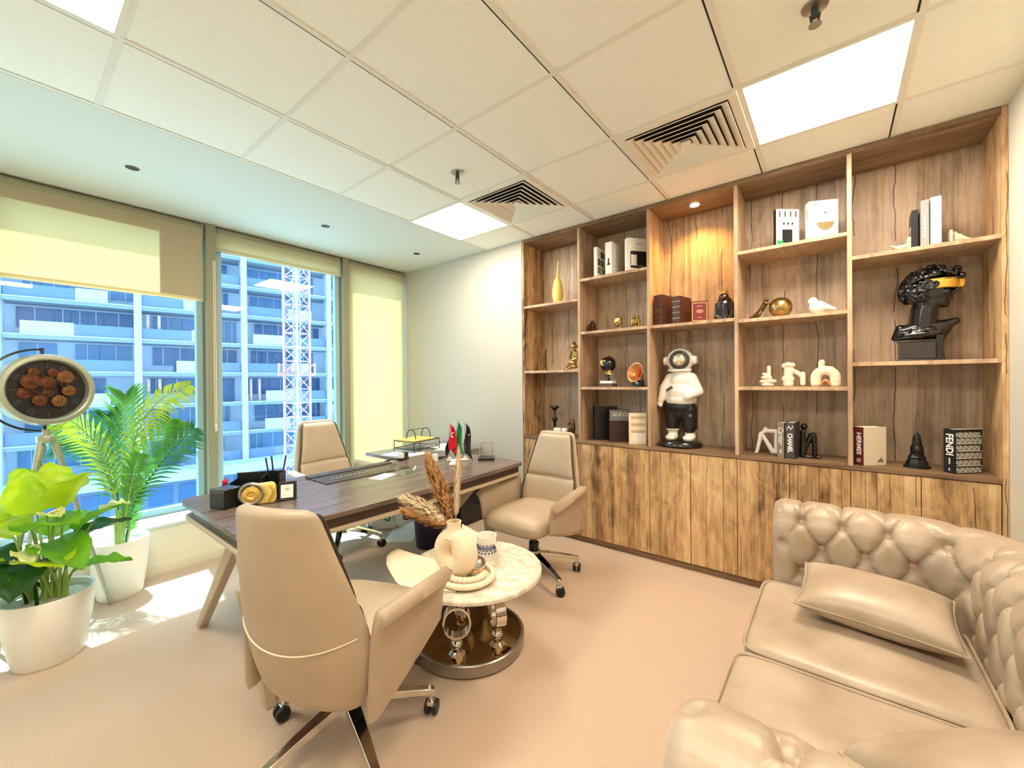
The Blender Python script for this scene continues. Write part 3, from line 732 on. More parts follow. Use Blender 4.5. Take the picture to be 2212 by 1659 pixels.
# -- floor clutter under the desk
t = thing('waste_bin', (-2.67, 2.22, 0), 'dark purple waste bin under the desk', 'waste bin')
MB().lathe([(0, .004), (.095, .004), (.10, .01), (.125, .29), (.128, .295), (.122, .295), (.096, .02), (0, .02)], 28).build('bin', PURPLE, t)
MB().lathe([(.129, .27), (.134, .29), (.120, .305), (.110, .28), (.121, .268)], 28).build('liner', mat('bin_liner', (170, 170, 190), .35), t)
t = thing('shopping_bag', (-3.34, 2.24, 0), 'white paper bag with a green emblem lying under the desk', 'bag', rz=.95)
q = MB(); q.prism([(-.11, 0), (.11, 0), (.11, .05), (.055, .19), (-.075, .17), (-.11, .08)], -.035, .04, RX(PI / 2)); q.build('bag', PAPER, t, bevel=.004)
q = MB()
for k in range(7): a = k * .9; q.box((.035 + .022 * math.cos(a), -.0405, .10 + .022 * math.sin(a)), (.022, .001, .016), rot=(0, a, 0))
q.build('green_emblem', GREENC, t)
MB().box((-.03, -.0405, .105), (.028, .001, .03), rot=(0, .5, 0)).build('dark_emblem', BLACK, t)
for k, (x, y, a, lb) in enumerate(((-3.05, 2.24, .7, 'white sheet of paper on the carpet beside the paper bag'), (-3.10, 2.40, .2, 'white sheet of paper on the carpet behind the waste bin'))):
    o = tag(MB().b2((-.12, -.17, 0), (.12, .17, .002)).build('floor_paper', PAPER), lb, 'paper', 'papers on the floor'); o.location = (x, y, .001 + .0025 * k); o.rotation_euler = (0, 0, a)
# ================================================================== coffee table and what stands on it
t = thing('coffee_table', (-1.51, 1.525, 0), 'round marble swivel coffee table on chrome rings and a round steel base', 'coffee table')
MB().lathe([(0, .008), (.275, .008), (.287, .012), (.287, .062), (.282, .066), (.272, .066), (.272, .05), (0, .05)], 56).build('base', STEEL, t, ang=25)
MB().cyl((0, 0, .050), (0, 0, .0515), .270, n=56).build('mirror_plate', mat('bronze_mirror', (168, 140, 96), .06, 1), t)
for a, fa in ((-1.12, .785), (.05, -.50), (2.6, .3)):    # three ring supports
    M = TR(.185 * math.cos(a), .185 * math.sin(a), 0) @ RZ(fa)
    q = MB(); q.cyl(M @ Vector((0, 0, .05)), M @ Vector((0, 0, .12)), .020).cyl(M @ Vector((0, 0, .30)), M @ Vector((0, 0, .385)), .020)
    q.lathe([(0, .05), (.04, .05), (.04, .06), (.022, .075)], 20, M @ Vector((0, 0, 0))); q.sph(M @ Vector((0, 0, .105)), .028).sph(M @ Vector((0, 0, .325)), .028)
    def ring(u, v):
        b = 2 * PI * u; k = int(round(v * 4)) % 4
        r, y = ((.068, -.026), (.068, .026), (.059, .026), (.059, -.026))[k]
        return M @ Vector((r * math.cos(b), y, .215 + r * 1.12 * math.sin(b)))
    q.grid(ring, 40, 4, cu=True, cv=True)
    q.build('ring_support', CHROME, t, ang=30)
MB().lathe([(0, .395), (.335, .395), (.346, .401), (.346, .414), (.342, .420), (0, .420)], 72, (.055, -.015, 0)).build('tabletop', MARBLE, t, ang=30)
MB().lathe([(0, .362), (.23, .362), (.238, .368), (.238, .384), (0, .386)], 60, (-.06, -.115, 0)).build('lower_leaf', MARBLE, t, ang=30)
MB().cyl((.0, 0, .384), (.0, 0, .397), .05).build('swivel', CHROME, t)
ZT = .4205
# cream cloth folded under the vase, its rounded flap hanging past the left edge
t = thing('folded_cloth', (-1.47, 1.40, ZT), 'stiff cream cloth folded under the vase, its round flap sticking out over the table edge', 'cloth')
q = MB()
arc = [(-.415, -.048), (-.405, -.10), (-.370, -.150), (-.30, -.20), (-.205, -.238), (-.13, -.262), (-.05, -.262)]
inn = [(-.03, .07), (-.02, .05), (-.005, .03), (.01, .01), (.04, -.03), (.09, -.09), (.133, -.133)]
def flap(u, v):
    k = u * (len(arc) - 1); i = min(int(k), len(arc) - 2); f = k - i
    a = Vector(arc[i]).lerp(Vector(arc[i + 1]), f); b = Vector(inn[i]).lerp(Vector(inn[i + 1]), f)
    p = a.lerp(b, v); return Vector((p.x, p.y, .004 + .012 * math.sin(PI * u) * (1 - v) + .03 * (1 - v) ** 2 * (1 - u)))
q.grid(flap, 25, 12)
back = [(-.10, .16), (-.20, .30), (-.33, .38)]; bk2 = [(.0, .20), (-.06, .32), (-.16, .40)]
def rear(u, v):
    a = Vector((-.06, .10)).lerp(Vector((-.30, .33)), v); b = Vector((.0, .10)).lerp(Vector((-.17, .39)), v)
    p = a.lerp(b, u); return Vector((p.x, p.y, .004 + .085 * v * v * (1 - .75 * u)))
q.grid(rear, 12, 12)
q.build('cloth', CREAM, t, solid=.004, fix=False)
# bead ring and donut vase
t = thing('bead_ring', (-1.385, 1.385, ZT + .009), 'cream wooden ring tray strung with round beads at the foot of the donut vase', 'ring tray')
MB().tube([(.125 * math.cos(2 * PI * i / 40), .125 * math.sin(2 * PI * i / 40), .014) for i in range(40)], .014, 10, closed=True).build('ring', CREAM, t)
MB().cyl((0, 0, 0), (0, 0, .006), .12, n=32).build('tray_floor', CREAM, t)
for k in range(11):
    a = -2.1 + k * .24
    MB().sph((.088 * math.cos(a), .088 * math.sin(a), .026), .0165, n=12).build('bead', CREAM, t)
t = thing('donut_vase', (-1.435, 1.35, ZT + .0165), 'cream donut shaped ceramic vase holding pampas plumes on the coffee table', 'vase', rz=R_(12))
VM = mat('vase_bisque', (242, 222, 190), .7)
def donut(u, v):
    a, b = 2 * PI * u, 2 * PI * v
    rr = .044 + .016 * max(0, math.cos(a)); R0 = .070
    r = R0 + rr * math.cos(b)
    return Vector((r * math.cos(a) * .95, rr * .95 * math.sin(b), .115 + r * math.sin(a) * 1.0))
q = MB(); q.grid(donut, 44, 18, cu=True, cv=True)
q.build('body', VM, t, ang=80)
MB().lathe([(.050, .19), (.036, .215), (.033, .245), (.036, .262), (.029, .262), (.026, .22), (.0, .21)], 28).build('neck', VM, t)
MB().lathe([(0, 0), (.055, 0), (.05, .012), (.03, .02), (0, .022)], 24).build('foot', VM, t)
PAMA = mat('pampas_cream', (236, 214, 176), .9); PAMB = mat('pampas_tan', (200, 150, 92), .9)
vb = Vector((-1.43, 1.355, ZT + .25))
def plume(direction, ln, wd, m, label, bend, seed):
    rn = random.Random(seed)
    o = thing('pampas_plume', vb, label, 'dried grass', 'pampas plumes in the donut vase')
    d = Vector(direction).normalized(); side = d.cross(Vector((cf))).normalized()
    sp = [d * ln * k / 10 + Vector((0, 0, -bend * (k / 10) ** 2)) for k in range(11)]
    sp.insert(0, -d * .0 + Vector((0, 0, -.10)))
    MB().tube(sp, .003, 6).build('stem', PAMB, o)
    q = MB()
    for k in range(460):
        s_ = rn.uniform(.16, 1); i = min(int(s_ * 10), 9); f = s_ * 10 - i
        p = sp[i + 1].lerp(sp[min(i + 2, 11)], f)
        w_ = wd * math.sin(PI * min(1, .12 + s_ * .84)) ** .6
        b = rn.uniform(0, 2 * PI); rad = (side * math.cos(b) + d.cross(side) * math.sin(b) * .6)
        e = p + rad * w_ * rn.uniform(.5, 1.05) + d * ln * rn.uniform(.10, .26) + Vector((0, 0, -rn.uniform(0, .02)))
        mid = p.lerp(e, .5) + rad * w_ * .25
        x = d.cross(rad).normalized() * rn.uniform(.0035, .007)
        vs = [q.bm.verts.new(z) for z in (p - x * .5, p + x * .5, mid + x, mid - x, e)]
        q.bm.faces.new((vs[0], vs[1], vs[2], vs[3])); q.bm.faces.new((vs[3], vs[2], vs[4]))
    q.build('plume_hair', m, o, flat=True, fix=False)
lf = -cr
plume(lf * .95 + Vector((0, 0, .62)), .27, .060, PAMA, 'cream pampas plume bending far left out of the vase', .02, 1)
plume(lf * .82 + Vector((0, 0, .36)), .25, .045, PAMB, 'tan pampas plume drooping low to the left of the vase', .03, 2)
plume(lf * .36 + Vector((0, 0, .95)), .33, .058, PAMB, 'tan pampas plume rising tallest from the vase', .0, 3)
plume(lf * -.05 + Vector((0, 0, 1)), .33, .022, PAMA, 'slim pale pampas plume standing straight up at the right of the vase', .0, 4)
t = thing('coffee_mug', (-1.47, 1.62, ZT), 'white mug banded with blue eye motifs behind the bead ring', 'mug')
MB().lathe([(0, 0), (.036, 0), (.046, .10), (.042, .10), (.033, .008), (0, .008)], 32).build('body', WHITE, t); t.scale = (1.2, 1.2, 1.25)
q = MB()
for k in range(16):
    a = 2 * PI * k / 16; M = RZ(a) @ TR(.0424, 0, .055) @ RY(PI / 2)
    q.tube([M @ Vector((.013 * math.cos(2 * PI * i / 12), .0055 * math.sin(2 * PI * i / 12), 0)) for i in range(12)], .0016, 5, closed=True)
    q.sph(M @ Vector((0, 0, 0)), .003, n=6)
    q.sph(RZ(a + .2) @ Vector((.0405, 0, .032)), .004, n=6)
q.build('eye_motifs', BLUEP, t)
MB().tube([(.044 + .022 * math.sin(PI * k / 10), 0, .022 + .056 * k / 10) for k in range(11)], .005, 8).build('handle', WHITE, t)
t = thing('metal_bowl', (-1.375, 1.432, ZT + .0165), 'small shiny metal sugar bowl with a lid beside the donut vase', 'bowl')
MB().lathe([(0, 0), (.03, 0), (.05, .022), (.052, .045), (.05, .05), (0, .05)], 28).build('bowl', CHROME, t)
MB().lathe([(.051, .05), (.046, .064), (.026, .078), (.0, .082)], 28).sph((0, 0, .088), .009).build('lid', STEEL, t)
MB().lathe([(.0515, .026), (.055, .030), (.0515, .034)], 28).build('copper_band', COPPER, t)

# ================================================================== plants and standing clock
def pot(t, r0, r1, h):
    MB().lathe([(0, .0), (r0 * .94, .0), (r0, .012), (r0 + (r1 - r0) * .6, h * .5), (r1, h - .01), (r1 - .004, h), (r1 - .016, h - .004), (r1 - .02, h - .05), (0, h - .05)], 48).build('pot', POT, t)
    MB().grid(lambda u, v: Vector(((r1 - .018) * v * math.cos(2 * PI * u), (r1 - .018) * v * math.sin(2 * PI * u), h - .035 + .008 * noise.noise(Vector((u * 40, v * 14, r0 * 50))))), 40, 14, cu=True).build('pebbles', PEB, t)
tb = thing('leafy_potted_plant', (-3.10, .14, 0), 'broad lime leaved plant with cream flowers in the nearer white pot', 'potted plant')
pot(tb, .125, .172, .335)
rl = random.Random(11)
def leaf(par, base, tip_dir, ln, wd, m, droop=.35, curl=.25, name='leaf', heart=True):
    d = Vector(tip_dir).normalized(); sd_v = d.cross(Vector((0, 0, 1)))
    if sd_v.length < .1: sd_v = Vector((1, 0, 0))
    sd_v.normalize(); up = sd_v.cross(d).normalized()
    def f(u, v):
        x = (v - .5) * 2
        pr = (math.sin(PI * min(1, u ** .62 * .97 + .02)) ** .8) if heart else math.sin(PI * (u * .96 + .02)) ** .9
        p = Vector(base) + d * ln * u + sd_v * x * wd * pr
        p += up * (abs(x) * curl * wd * pr * 1.0 + .010 * math.sin(u * 16 + abs(x) * 5) * abs(x)) - Vector((0, 0, 1)) * droop * ln * u * u
        if heart and u < .08: p -= d * ln * .05 * abs(x)
        return p
    return MB().grid(f, 16, 9).build(name, m, par, ang=80)
# (target mid point relative to the pot, direction, length, width, colour)
def stalk(par, a, b, r=.006, m=STEM):
    a, b = Vector(a), Vector(b); c = a.lerp(b, .5) + Vector((0, 0, .08)) - (b - a).cross(Vector((0, 0, 1))) * .05
    P = []
    for k in range(11):
        s_ = k / 10; P.append(a * (1 - s_) ** 2 + c * 2 * s_ * (1 - s_) + b * s_ * s_)
    MB().tube(P, [r * (1.3 - .6 * k / 10) for k in range(11)], 7).build('stem', m, par)
IR = Vector(cr); IF = Vector((cf.x, cf.y, 0))
def rel(r, up, dp=0): return IR * r + IF * dp + Vector((0, 0, up))
LV = [  # right, up, depth | direction (right, up, depth) | length, width, material
    (-.02, .52, -.05, (.9, .15, -.1), .26, .105, LEAF_G), (.06, .60, .02, (.55, .75, 0), .24, .09, LEAF_Y), (-.06, .58, -.02, (-.2, .9, .1), .26, .085, LEAF_Y),
    (-.10, .50, -.06, (-.95, .2, -.1), .26, .11, LEAF_Y), (-.16, .44, -.10, (-.7, -.35, -.5), .24, .12, LEAF_G), (-.05, .42, -.11, (-.9, -.15, -.4), .27, .12, LEAF_D),
    (.02, .46, -.02, (.75, -.35, -.2), .24, .10, LEAF_G), (.0, .40, -.08, (.35, -.8, -.5), .20, .10, LEAF_D), (-.18, .38, -.04, (-.9, -.5, .0), .22, .11, LEAF_D),
    (-.12, .62, .05, (-.6, .8, .1), .22, .08, LEAF_Y), (.10, .50, .06, (.8, .5, .3), .22, .085, LEAF_G), (.02, .66, .04, (-.5, .55, .2), .20, .06, LEAF_Y),
    (-.20, .54, .03, (-.9, .45, .1), .22, .09, LEAF_Y), (-.03, .36, -.12, (-.2, -.75, -.7), .16, .085, LEAF_G), (.10, .33, .05, (.9, .1, .25), .22, .062, LEAF_G), (.04, .44, .10, (.5, .2, .8), .22, .09, LEAF_D),
    (-.08, .46, .10, (-.3, .3, .9), .22, .10, LEAF_G), (-.14, .40, -.10, (-.3, .15, -.95), .18, .11, LEAF_Y), (.03, .40, -.06, (.85, .05, -.35), .2, .10, LEAF_Y)]
for k, (r, u_, dp, dr, ln, wd, m) in enumerate(LV):
    u_ += .17 + .25 * (u_ - .40); ln *= 1.10; wd *= 1.12; dr = (dr[0], max(-.12, dr[1] + .22), dr[2])
    b = rel(r, u_ - .06, dp); a = rel(r * .3 + rl.uniform(-.04, .04), .29, dp * .3 + rl.uniform(-.04, .04))
    stalk(tb, a, b, .0055, STEM if m is not LEAF_D else LEAF_D)
    leaf(tb, b, rel(*dr), ln, wd, m, droop=.24, curl=.34)
for r, u_, dp, dr in ((.045, .62, -.04, (.55, .12, -.2)), (.02, .475, -.12, (.6, -.1, -.3)), (.16, .60, .12, (.7, .25, .2))):
    u_ += .17; b = rel(r, u_ - .06, dp); stalk(tb, rel(.02, .29, 0), b, .004)
    o = leaf(tb, b, rel(*dr), .125, .048, SPATHE, droop=.15, curl=.5, name='flower_spathe')
    MB().cap(b + rel(.015, .012, 0), b + rel(.055, .03, 0), .006, .004).build('flower_spadix', CREAM, o)
for k in range(4):
    MB().tube([rel(-.09 + .05 * k, .28, .02), rel(-.092 + .052 * k, .36, .02), rel(-.10 + .06 * k, .44, .01)], [.016, .013, .006], 8).build('cane', STEM, tb)

tp = thing('potted_palm', (-3.66, .475, 0), 'areca palm with long feathery fronds in the white pot behind the tripod leg', 'potted plant')
pot(tp, .112, .150, .37)
def frond(path, ln, n, m, hang=.5, tw=0, start=.25):
    P = [Vector(p) for p in path]
    def at(s_):
        k = s_ * (len(P) - 1); i = min(int(k), len(P) - 2); f = k - i
        p0 = P[max(i - 1, 0)]; p1 = P[i]; p2 = P[i + 1]; p3 = P[min(i + 2, len(P) - 1)]
        return .5 * ((2 * p1) + (p2 - p0) * f + (2 * p0 - 5 * p1 + 4 * p2 - p3) * f * f + (3 * p1 - p0 - 3 * p2 + p3) * f ** 3)
    fo = MB().tube([at(k / 20) for k in range(21)], [.006 - .0045 * k / 20 for k in range(21)], 6).build('frond_stalk', m if m is not PALM_A else STEM, tp)
    q = MB()
    for k in range(n):
        s_ = start + (1 - start) * k / (n - 1); p = at(s_); d = (at(min(1, s_ + .02)) - at(s_ - .02)).normalized()
        sv = (RZ(tw) @ IR - d * d.dot(IR)); sv = sv.normalized() if sv.length > .2 else d.cross(IF).normalized()
        L = 1.15 * ln * (math.sin(PI * (.14 + .80 * (s_ - start) / (1 - start))) ** .7)
        for sg in (-1, 1):
            dr = (d * .78 + sv * sg * .72 + IF * .10 * math.sin(k * 2.1 + sg)).normalized()
            e = p + dr * L - Vector((0, 0, hang * L * .45)); mm = p + dr * L * .5 - Vector((0, 0, hang * L * .08))
            x = d.cross(dr).cross(dr).normalized() * .0088
            v = [q.bm.verts.new(z) for z in (p - x * .5, p + x * .5, mm + x, mm - x, e)]
            q.bm.faces.new(v[:4]); q.bm.faces.new((v[3], v[2], v[4]))
    q.build('frond_leaflets', m, fo, fix=False, ang=80)
B0 = rel(0, .34)
FR = [  # crown points: (right, up, depth) control points from the pot upward
    ([(.0, .34, 0), (.02, .66, 0), (.03, .98, .0), (.035, 1.22, .02), (.03, 1.30, .02)], .21, 30, PALM_A, .15),
    ([(.01, .34, 0), (.06, .68, .0), (.16, 1.04, -.05), (.34, 1.27, -.08), (.54, 1.37, -.10)], .15, 32, PALM_B, .9),
    ([(.02, .34, 0), (.07, .62, 0), (.16, .86, 0), (.26, 1.05, .02), (.32, 1.14, .02)], .20, 28, PALM_A, .35),
    ([(.02, .34, .02), (.10, .60, .0), (.24, .84, .03), (.37, .99, .04), (.46, 1.08, .04)], .17, 26, PALM_C, .5),
    ([(-.01, .34, 0), (-.03, .66, 0), (-.10, .94, -.02), (-.22, 1.12, -.05), (-.34, 1.18, -.06)], .22, 30, PALM_B, .8),
    ([(-.02, .34, .02), (-.03, .64, .02), (-.06, .92, .02), (-.09, 1.10, .03), (-.10, 1.17, .03)], .19, 28, PALM_C, .25),
    ([(-.02, .34, .03), (-.08, .62, .05), (-.20, .90, .06), (-.36, 1.02, .08), (-.50, 1.02, .08)], .22, 30, PALM_C, .7),
    ([(.03, .34, -.02), (.06, .50, -.02), (.11, .68, -.04), (.16, .82, -.06), (.19, .92, -.06)], .13, 22, PALM_A, .5),
    ([(.05, .34, .0), (.065, .42, .0), (.08, .54, .0), (.09, .66, .0), (.10, .76, .0)], .11, 20, PALM_A, .5)]
for path, ln, n, m, hg in FR: frond([rel(*p) for p in path], ln, n, m, hg)
for a, b in ((-.02, .5), (.015, .62), (.0, .55)):
    MB().tube([rel(a, .32, 0), rel(a * 1.1, .42, 0), rel(a * 1.6, b, 0)], [.012, .010, .006], 8).build('cane', STEM, tp)

ck = thing('tripod_clock', (-3.53, .16, 0), 'round metal gear clock on a tripod stand at the left picture edge', 'clock')
CM = mat('clock_metal', (176, 180, 160), .35, .6); zc_ = 1.345
face = Vector((.93, .34, .03)).normalized()          # dial looks into the room
Q = face.to_track_quat('Z', 'Y').to_matrix().to_4x4()
Mc = TR(0, 0, zc_) @ Q
MB().lathe([(0, -.10), (.10, -.10), (.165, -.085), (.195, -.05), (.203, .0), (.203, .035), (.196, .05), (.178, .052), (.170, .045), (.164, .02)], 64, (0, 0, zc_), Q).build('drum', CM, ck, ang=35)
MB().cyl(Mc @ Vector((0, 0, .012)), Mc @ Vector((0, 0, .02)), .168, n=48).build('dial', mat('dial_dark', (22, 16, 14), .4, rgb2=(12, 14, 12), vs=8), ck)
GC = [mat('gear_copper', (112, 66, 42), .4, .6), mat('gear_brass', (132, 92, 54), .4, .6), mat('gear_dark', (58, 34, 26), .5, .5)]
for k, (x, y, r, m) in enumerate(((-.02, .01, .058, 2), (.055, .055, .032, 1), (-.055, .035, .034, 0), (.062, -.005, .026, 1), (-.07, -.012, .026, 0), (.0, .03, .03, 0), (-.03, -.045, .026, 0), (.03, -.05, .028, 1), (.0, -.01, .022, 1), (.015, .075, .02, 0), (-.045, .075, .02, 0), (.045, .02, .016, 2))):
    x *= 1.32; y *= 1.32; r *= 1.25
    q = MB(); n_ = max(10, int(r * 420)); z0 = .021 + .004 * (k % 4); P = []
    for i in range(n_ * 4):
        a = 2 * PI * i / (n_ * 4); rr = r * (1 if i % 4 < 2 else .84); P.append((x + rr * math.cos(a), y + rr * math.sin(a)))
    q.prism(P, z0, z0 + .004, Mc)
    for s_ in (.62, .3): q.tube([Mc @ Vector((x + r * s_ * math.cos(2 * PI * i / 20), y + r * s_ * math.sin(2 * PI * i / 20), z0 + .005)) for i in range(20)], .0022, 5, closed=True)
    q.cyl(Mc @ Vector((x, y, z0)), Mc @ Vector((x, y, z0 + .009)), r * .14, n=8)
    q.build('gear', GC[m], ck, flat=True)
q = MB()
for k in range(12):
    a = 2 * PI * k / 12; n_ = 1 + k % 3
    q = MB()
    for j in range(n_): q.box((.138 * math.cos(a) - (j - (n_ - 1) / 2) * .011 * math.sin(a), .138 * math.sin(a) + (j - (n_ - 1) / 2) * .011 * math.cos(a), .0215), (.034, .0038, .0014), rot=(0, 0, a))
    bmesh.ops.transform(q.bm, matrix=Mc, verts=q.bm.verts); q.build('hour_numeral', DGREY, ck, flat=True)
q = MB(); q.box((.02, .025, .042), (.075, .006, .0015), rot=(0, 0, .9)).box((-.03, .02, .044), (.10, .004, .0015), rot=(0, 0, 2.6)); bmesh.ops.transform(q.bm, matrix=Mc, verts=q.bm.verts); q.build('hands', BLACK, ck)
P = []
for i in range(41):                                     # yoke that carries the drum
    a = R_(-90 + 0) + PI * i / 40 - 0; P.append(Mc @ Vector((-.232 * math.cos(a), .232 * math.sin(a), -.02)))
MB().tube(P, .006, 8).cyl(Mc @ Vector((0, .20, -.02)), Mc @ Vector((0, .24, -.02)), .008).cyl(Mc @ Vector((0, -.20, -.02)), Mc @ Vector((0, -.24, -.02)), .008).build('yoke', mat('dark_steel', (60, 66, 64), .35, .8), ck)
MB().cyl((0, 0, 1.045), (0, 0, 1.12), .018).cyl((0, 0, 1.045), (0, 0, 1.085), .042, n=10).build('tripod_head', CM, ck, bevel=.004)
for a in (1.60, 3.55, 5.5):
    d = Vector((math.cos(a), math.sin(a), 0))
    lg = MB().tube([d * .03 + Vector((0, 0, 1.06)), d * .255 + Vector((0, 0, .004))], [.013, .009], 12).build('leg', CM, ck)
    MB().cyl(d * .033 + Vector((0, 0, 1.03)), d * .05 + Vector((0, 0, .95)), .017).build('clamp', CM, lg)

# ================================================================== chesterfield sofa
sf = thing('chesterfield_sofa', (.195, 1.575, 0), 'beige button tufted leather sofa in the near right corner', 'sofa')
# outline of the inner face in plan: far arm, back, near arm with rounded corners
XI, YA, YN, XF, RC = .372, 2.205, .868, -.225, .11
path = []; NA, NB, NC = 120, 200, 22
def seg(a, b, n):
    for i in range(n): path.append(Vector(a).lerp(Vector(b), i / n))
seg((XF, YA), (XI - RC, YA), NA)
for i in range(NC): a = PI / 2 - PI / 2 * i / NC; path.append(Vector((XI - RC + RC * math.cos(a), YA - RC + RC * math.sin(a))))
s1 = len(path); seg((XI, YA - RC), (XI, YN + RC), NB); s2 = len(path)
for i in range(NC): a = -PI / 2 * i / NC; path.append(Vector((XI - RC + RC * math.cos(a), YN + RC + RC * math.sin(a))))
seg((XI - RC, YN), (XF, YN), NA); path.append(Vector((XF, YN)))
acc = [0]
for a, b in zip(path, path[1:]): acc.append(acc[-1] + (b - a).length)
NP = len(path)
prof = []                                               # (outward, height, arc length): inner face, roll, outer face
for i in range(13): k = i / 12; prof.append((.012 * math.sin(PI * k * .5), .36 + .305 * k))
for i in range(1, 19):
    a = PI - (PI * 1.12) * i / 18; prof.append((.122 + .110 * math.cos(a), .665 + .122 * math.sin(a)))
for i in range(1, 10): k = i / 9; prof.append((.222 + .004 * k, .62 - .54 * k))
tl = [0]
for a, b in zip(prof, prof[1:]): tl.append(tl[-1] + math.dist(a, b))
PITCH = (acc[-1] - .276) / round((acc[-1] - .276) / .142); ROW = .112
def TBF(s_):                                            # the row climbs on to the top of the near arm
    k = max(0, min(1, (s_ - .9) / .6)); return .375 + .10 * k * k * (3 - 2 * k)
#                       # button pitch, row spacing, arc height of the top row
S0 = .108
def tuft(s_, h):
    # diamond lattice: columns PITCH apart, rows ROW apart, alternate rows shifted by half
    k = (h - TBF(s_)) / ROW; x = (s_ - S0) / PITCH
    a = x + k * .5; b = x - k * .5
    fa, fb = abs(math.sin(PI * a)), abs(math.sin(PI * b))
    puff = (1 - (1 - min(1, fa * 1.0)) ** 3) ** .6 * (1 - (1 - min(1, fb * 1.0)) ** 3) ** .6
    row = round(k); col = round(x - .5 * (row % 2)) + .5 * (row % 2)
    d2 = ((x - col) * PITCH) ** 2 + ((k - row) * ROW) ** 2
    btn = math.exp(-d2 / .00045)
    if k > 0:                                           # above the top row pleats run straight over the roll
        g = abs(math.sin(PI * x)); pf = (1 - (1 - g) ** 3) ** .6
        q_ = min(1, k / .9); puff = puff * (1 - q_) + pf * q_
        if k > 1.2: puff = pf * .7 + .3
        btn *= 1 if row == 0 else 0
    xe = min(x, (acc[-1] - .168 - s_) / PITCH)              # no pleats beyond the outermost buttons
    if xe < 0: q_ = min(1, -xe / .35); puff = puff * (1 - q_) + .9 * q_
    if k < -2.3: puff = puff * max(0, 1 + (k + 2.3) * 2) + .7 * min(1, -(k + 2.3) * 2)
    return puff, btn
def sofa_pt(i, j):
    p = path[i]; a = path[max(i - 1, 0)]; b = path[min(i + 1, NP - 1)]; t_ = (b - a).normalized(); nrm = Vector((-t_.y, t_.x))
    o_, z = prof[j]; c = prof[max(j - 1, 0)]; d = prof[min(j + 1, len(prof) - 1)]
    tx, tz = d[0] - c[0], d[1] - c[1]; L = math.hypot(tx, tz); no, nz_ = -tz / L, tx / L
    puff, btn = tuft(acc[i], tl[j])
    fade = 1 if tl[j] < ROLL + .30 else max(0, 1 - (tl[j] - ROLL - .30) / .06)
    endf = min(1, min(acc[i], acc[-1] - acc[i]) / .04)
    h = (.024 * puff - .028 * btn - .012) * fade * (.3 + .7 * endf) - .018 * (1 - endf) ** 2
    h -= .0 if fade else .012
    q_ = p + nrm * (o_ + no * h)
    return Vector((q_.x, q_.y, z + nz_ * h)) - sf.location, nrm
NJ = 5
profd = []                                              # finer profile
for j in range(len(prof) - 1):
    for m_ in range(NJ if j < 32 else 1): k = m_ / (NJ if j < 32 else 1); profd.append((prof[j][0] * (1 - k) + prof[j + 1][0] * k, prof[j][1] * (1 - k) + prof[j + 1][1] * k))
profd.append(prof[-1]); prof = profd
tl = [0]
for a, b in zip(prof, prof[1:]): tl.append(tl[-1] + math.dist(a, b))
_fine = 12 * NJ
def sofa_part(name, i0, i1, capends):
    q = MB(); V = []
    for i in range(i0, i1 + 1): V.append([q.bm.verts.new(sofa_pt(i, j)[0]) for j in range(len(prof))])
    for i in range(len(V) - 1):
        for j in range(len(prof) - 1): q.bm.faces.new((V[i][j], V[i][j + 1], V[i + 1][j + 1], V[i + 1][j]))
    for e in capends:
        try:
            f = q.bm.faces.new(V[e])
            r = bmesh.ops.inset_individual(q.bm, faces=[f], thickness=.016, depth=.010)
        except Exception as ex: print('cap', ex)
    return q.build(name, SOFA, sf, ang=75)
ROLL = tl[_fine]                                        # arc length where the roll starts
CUT = NA + NC // 2
ARM1 = sofa_part('armrest', 0, CUT, (0,)); BACK = sofa_part('backrest', CUT, NP - 1 - CUT, ()); ARM2 = sofa_part('armrest', NP - 1 - CUT, NP - 1, (-1,))
BTN = mat('button_leather', (200, 176, 146), .35)
for row in (0, -1, -2):
    x = 0 if row % 2 == 0 else .5
    while S0 + x * PITCH < acc[-1] - .03:
        s_ = S0 + x * PITCH
        i = min(range(NP), key=lambda i: abs(acc[i] - s_)); h_ = TBF(s_) + row * ROW
        j = min(range(len(prof)), key=lambda j: abs(tl[j] - h_))
        c, nrm = sofa_pt(i, j); par = ARM1 if i < CUT else ARM2 if i > NP - 1 - CUT else BACK
        a_, _ = sofa_pt(i, max(j - 1, 0)); b_, _ = sofa_pt(i, j + 1)
        n3 = Vector((path[min(i + 1, NP - 1)] - path[max(i - 1, 0)]).to_3d()).cross(Vector((0, 0, 1))); tn = Vector((prof[min(j + 2, len(prof) - 1)][0] - prof[j - 2][0], prof[min(j + 2, len(prof) - 1)][1] - prof[j - 2][1], 0))
        nn = Vector((-nrm.x * tn.y, -nrm.y * tn.y, tn.x)).normalized()
        R3 = nn.to_track_quat('Z', 'Y').to_matrix().to_4x4()
        MB().lathe([(.014, -.008), (.0145, .002), (.010, .0065), (0, .008)], 16, c + nn * .008, R3).build('button', BTN, par)
        x += 1
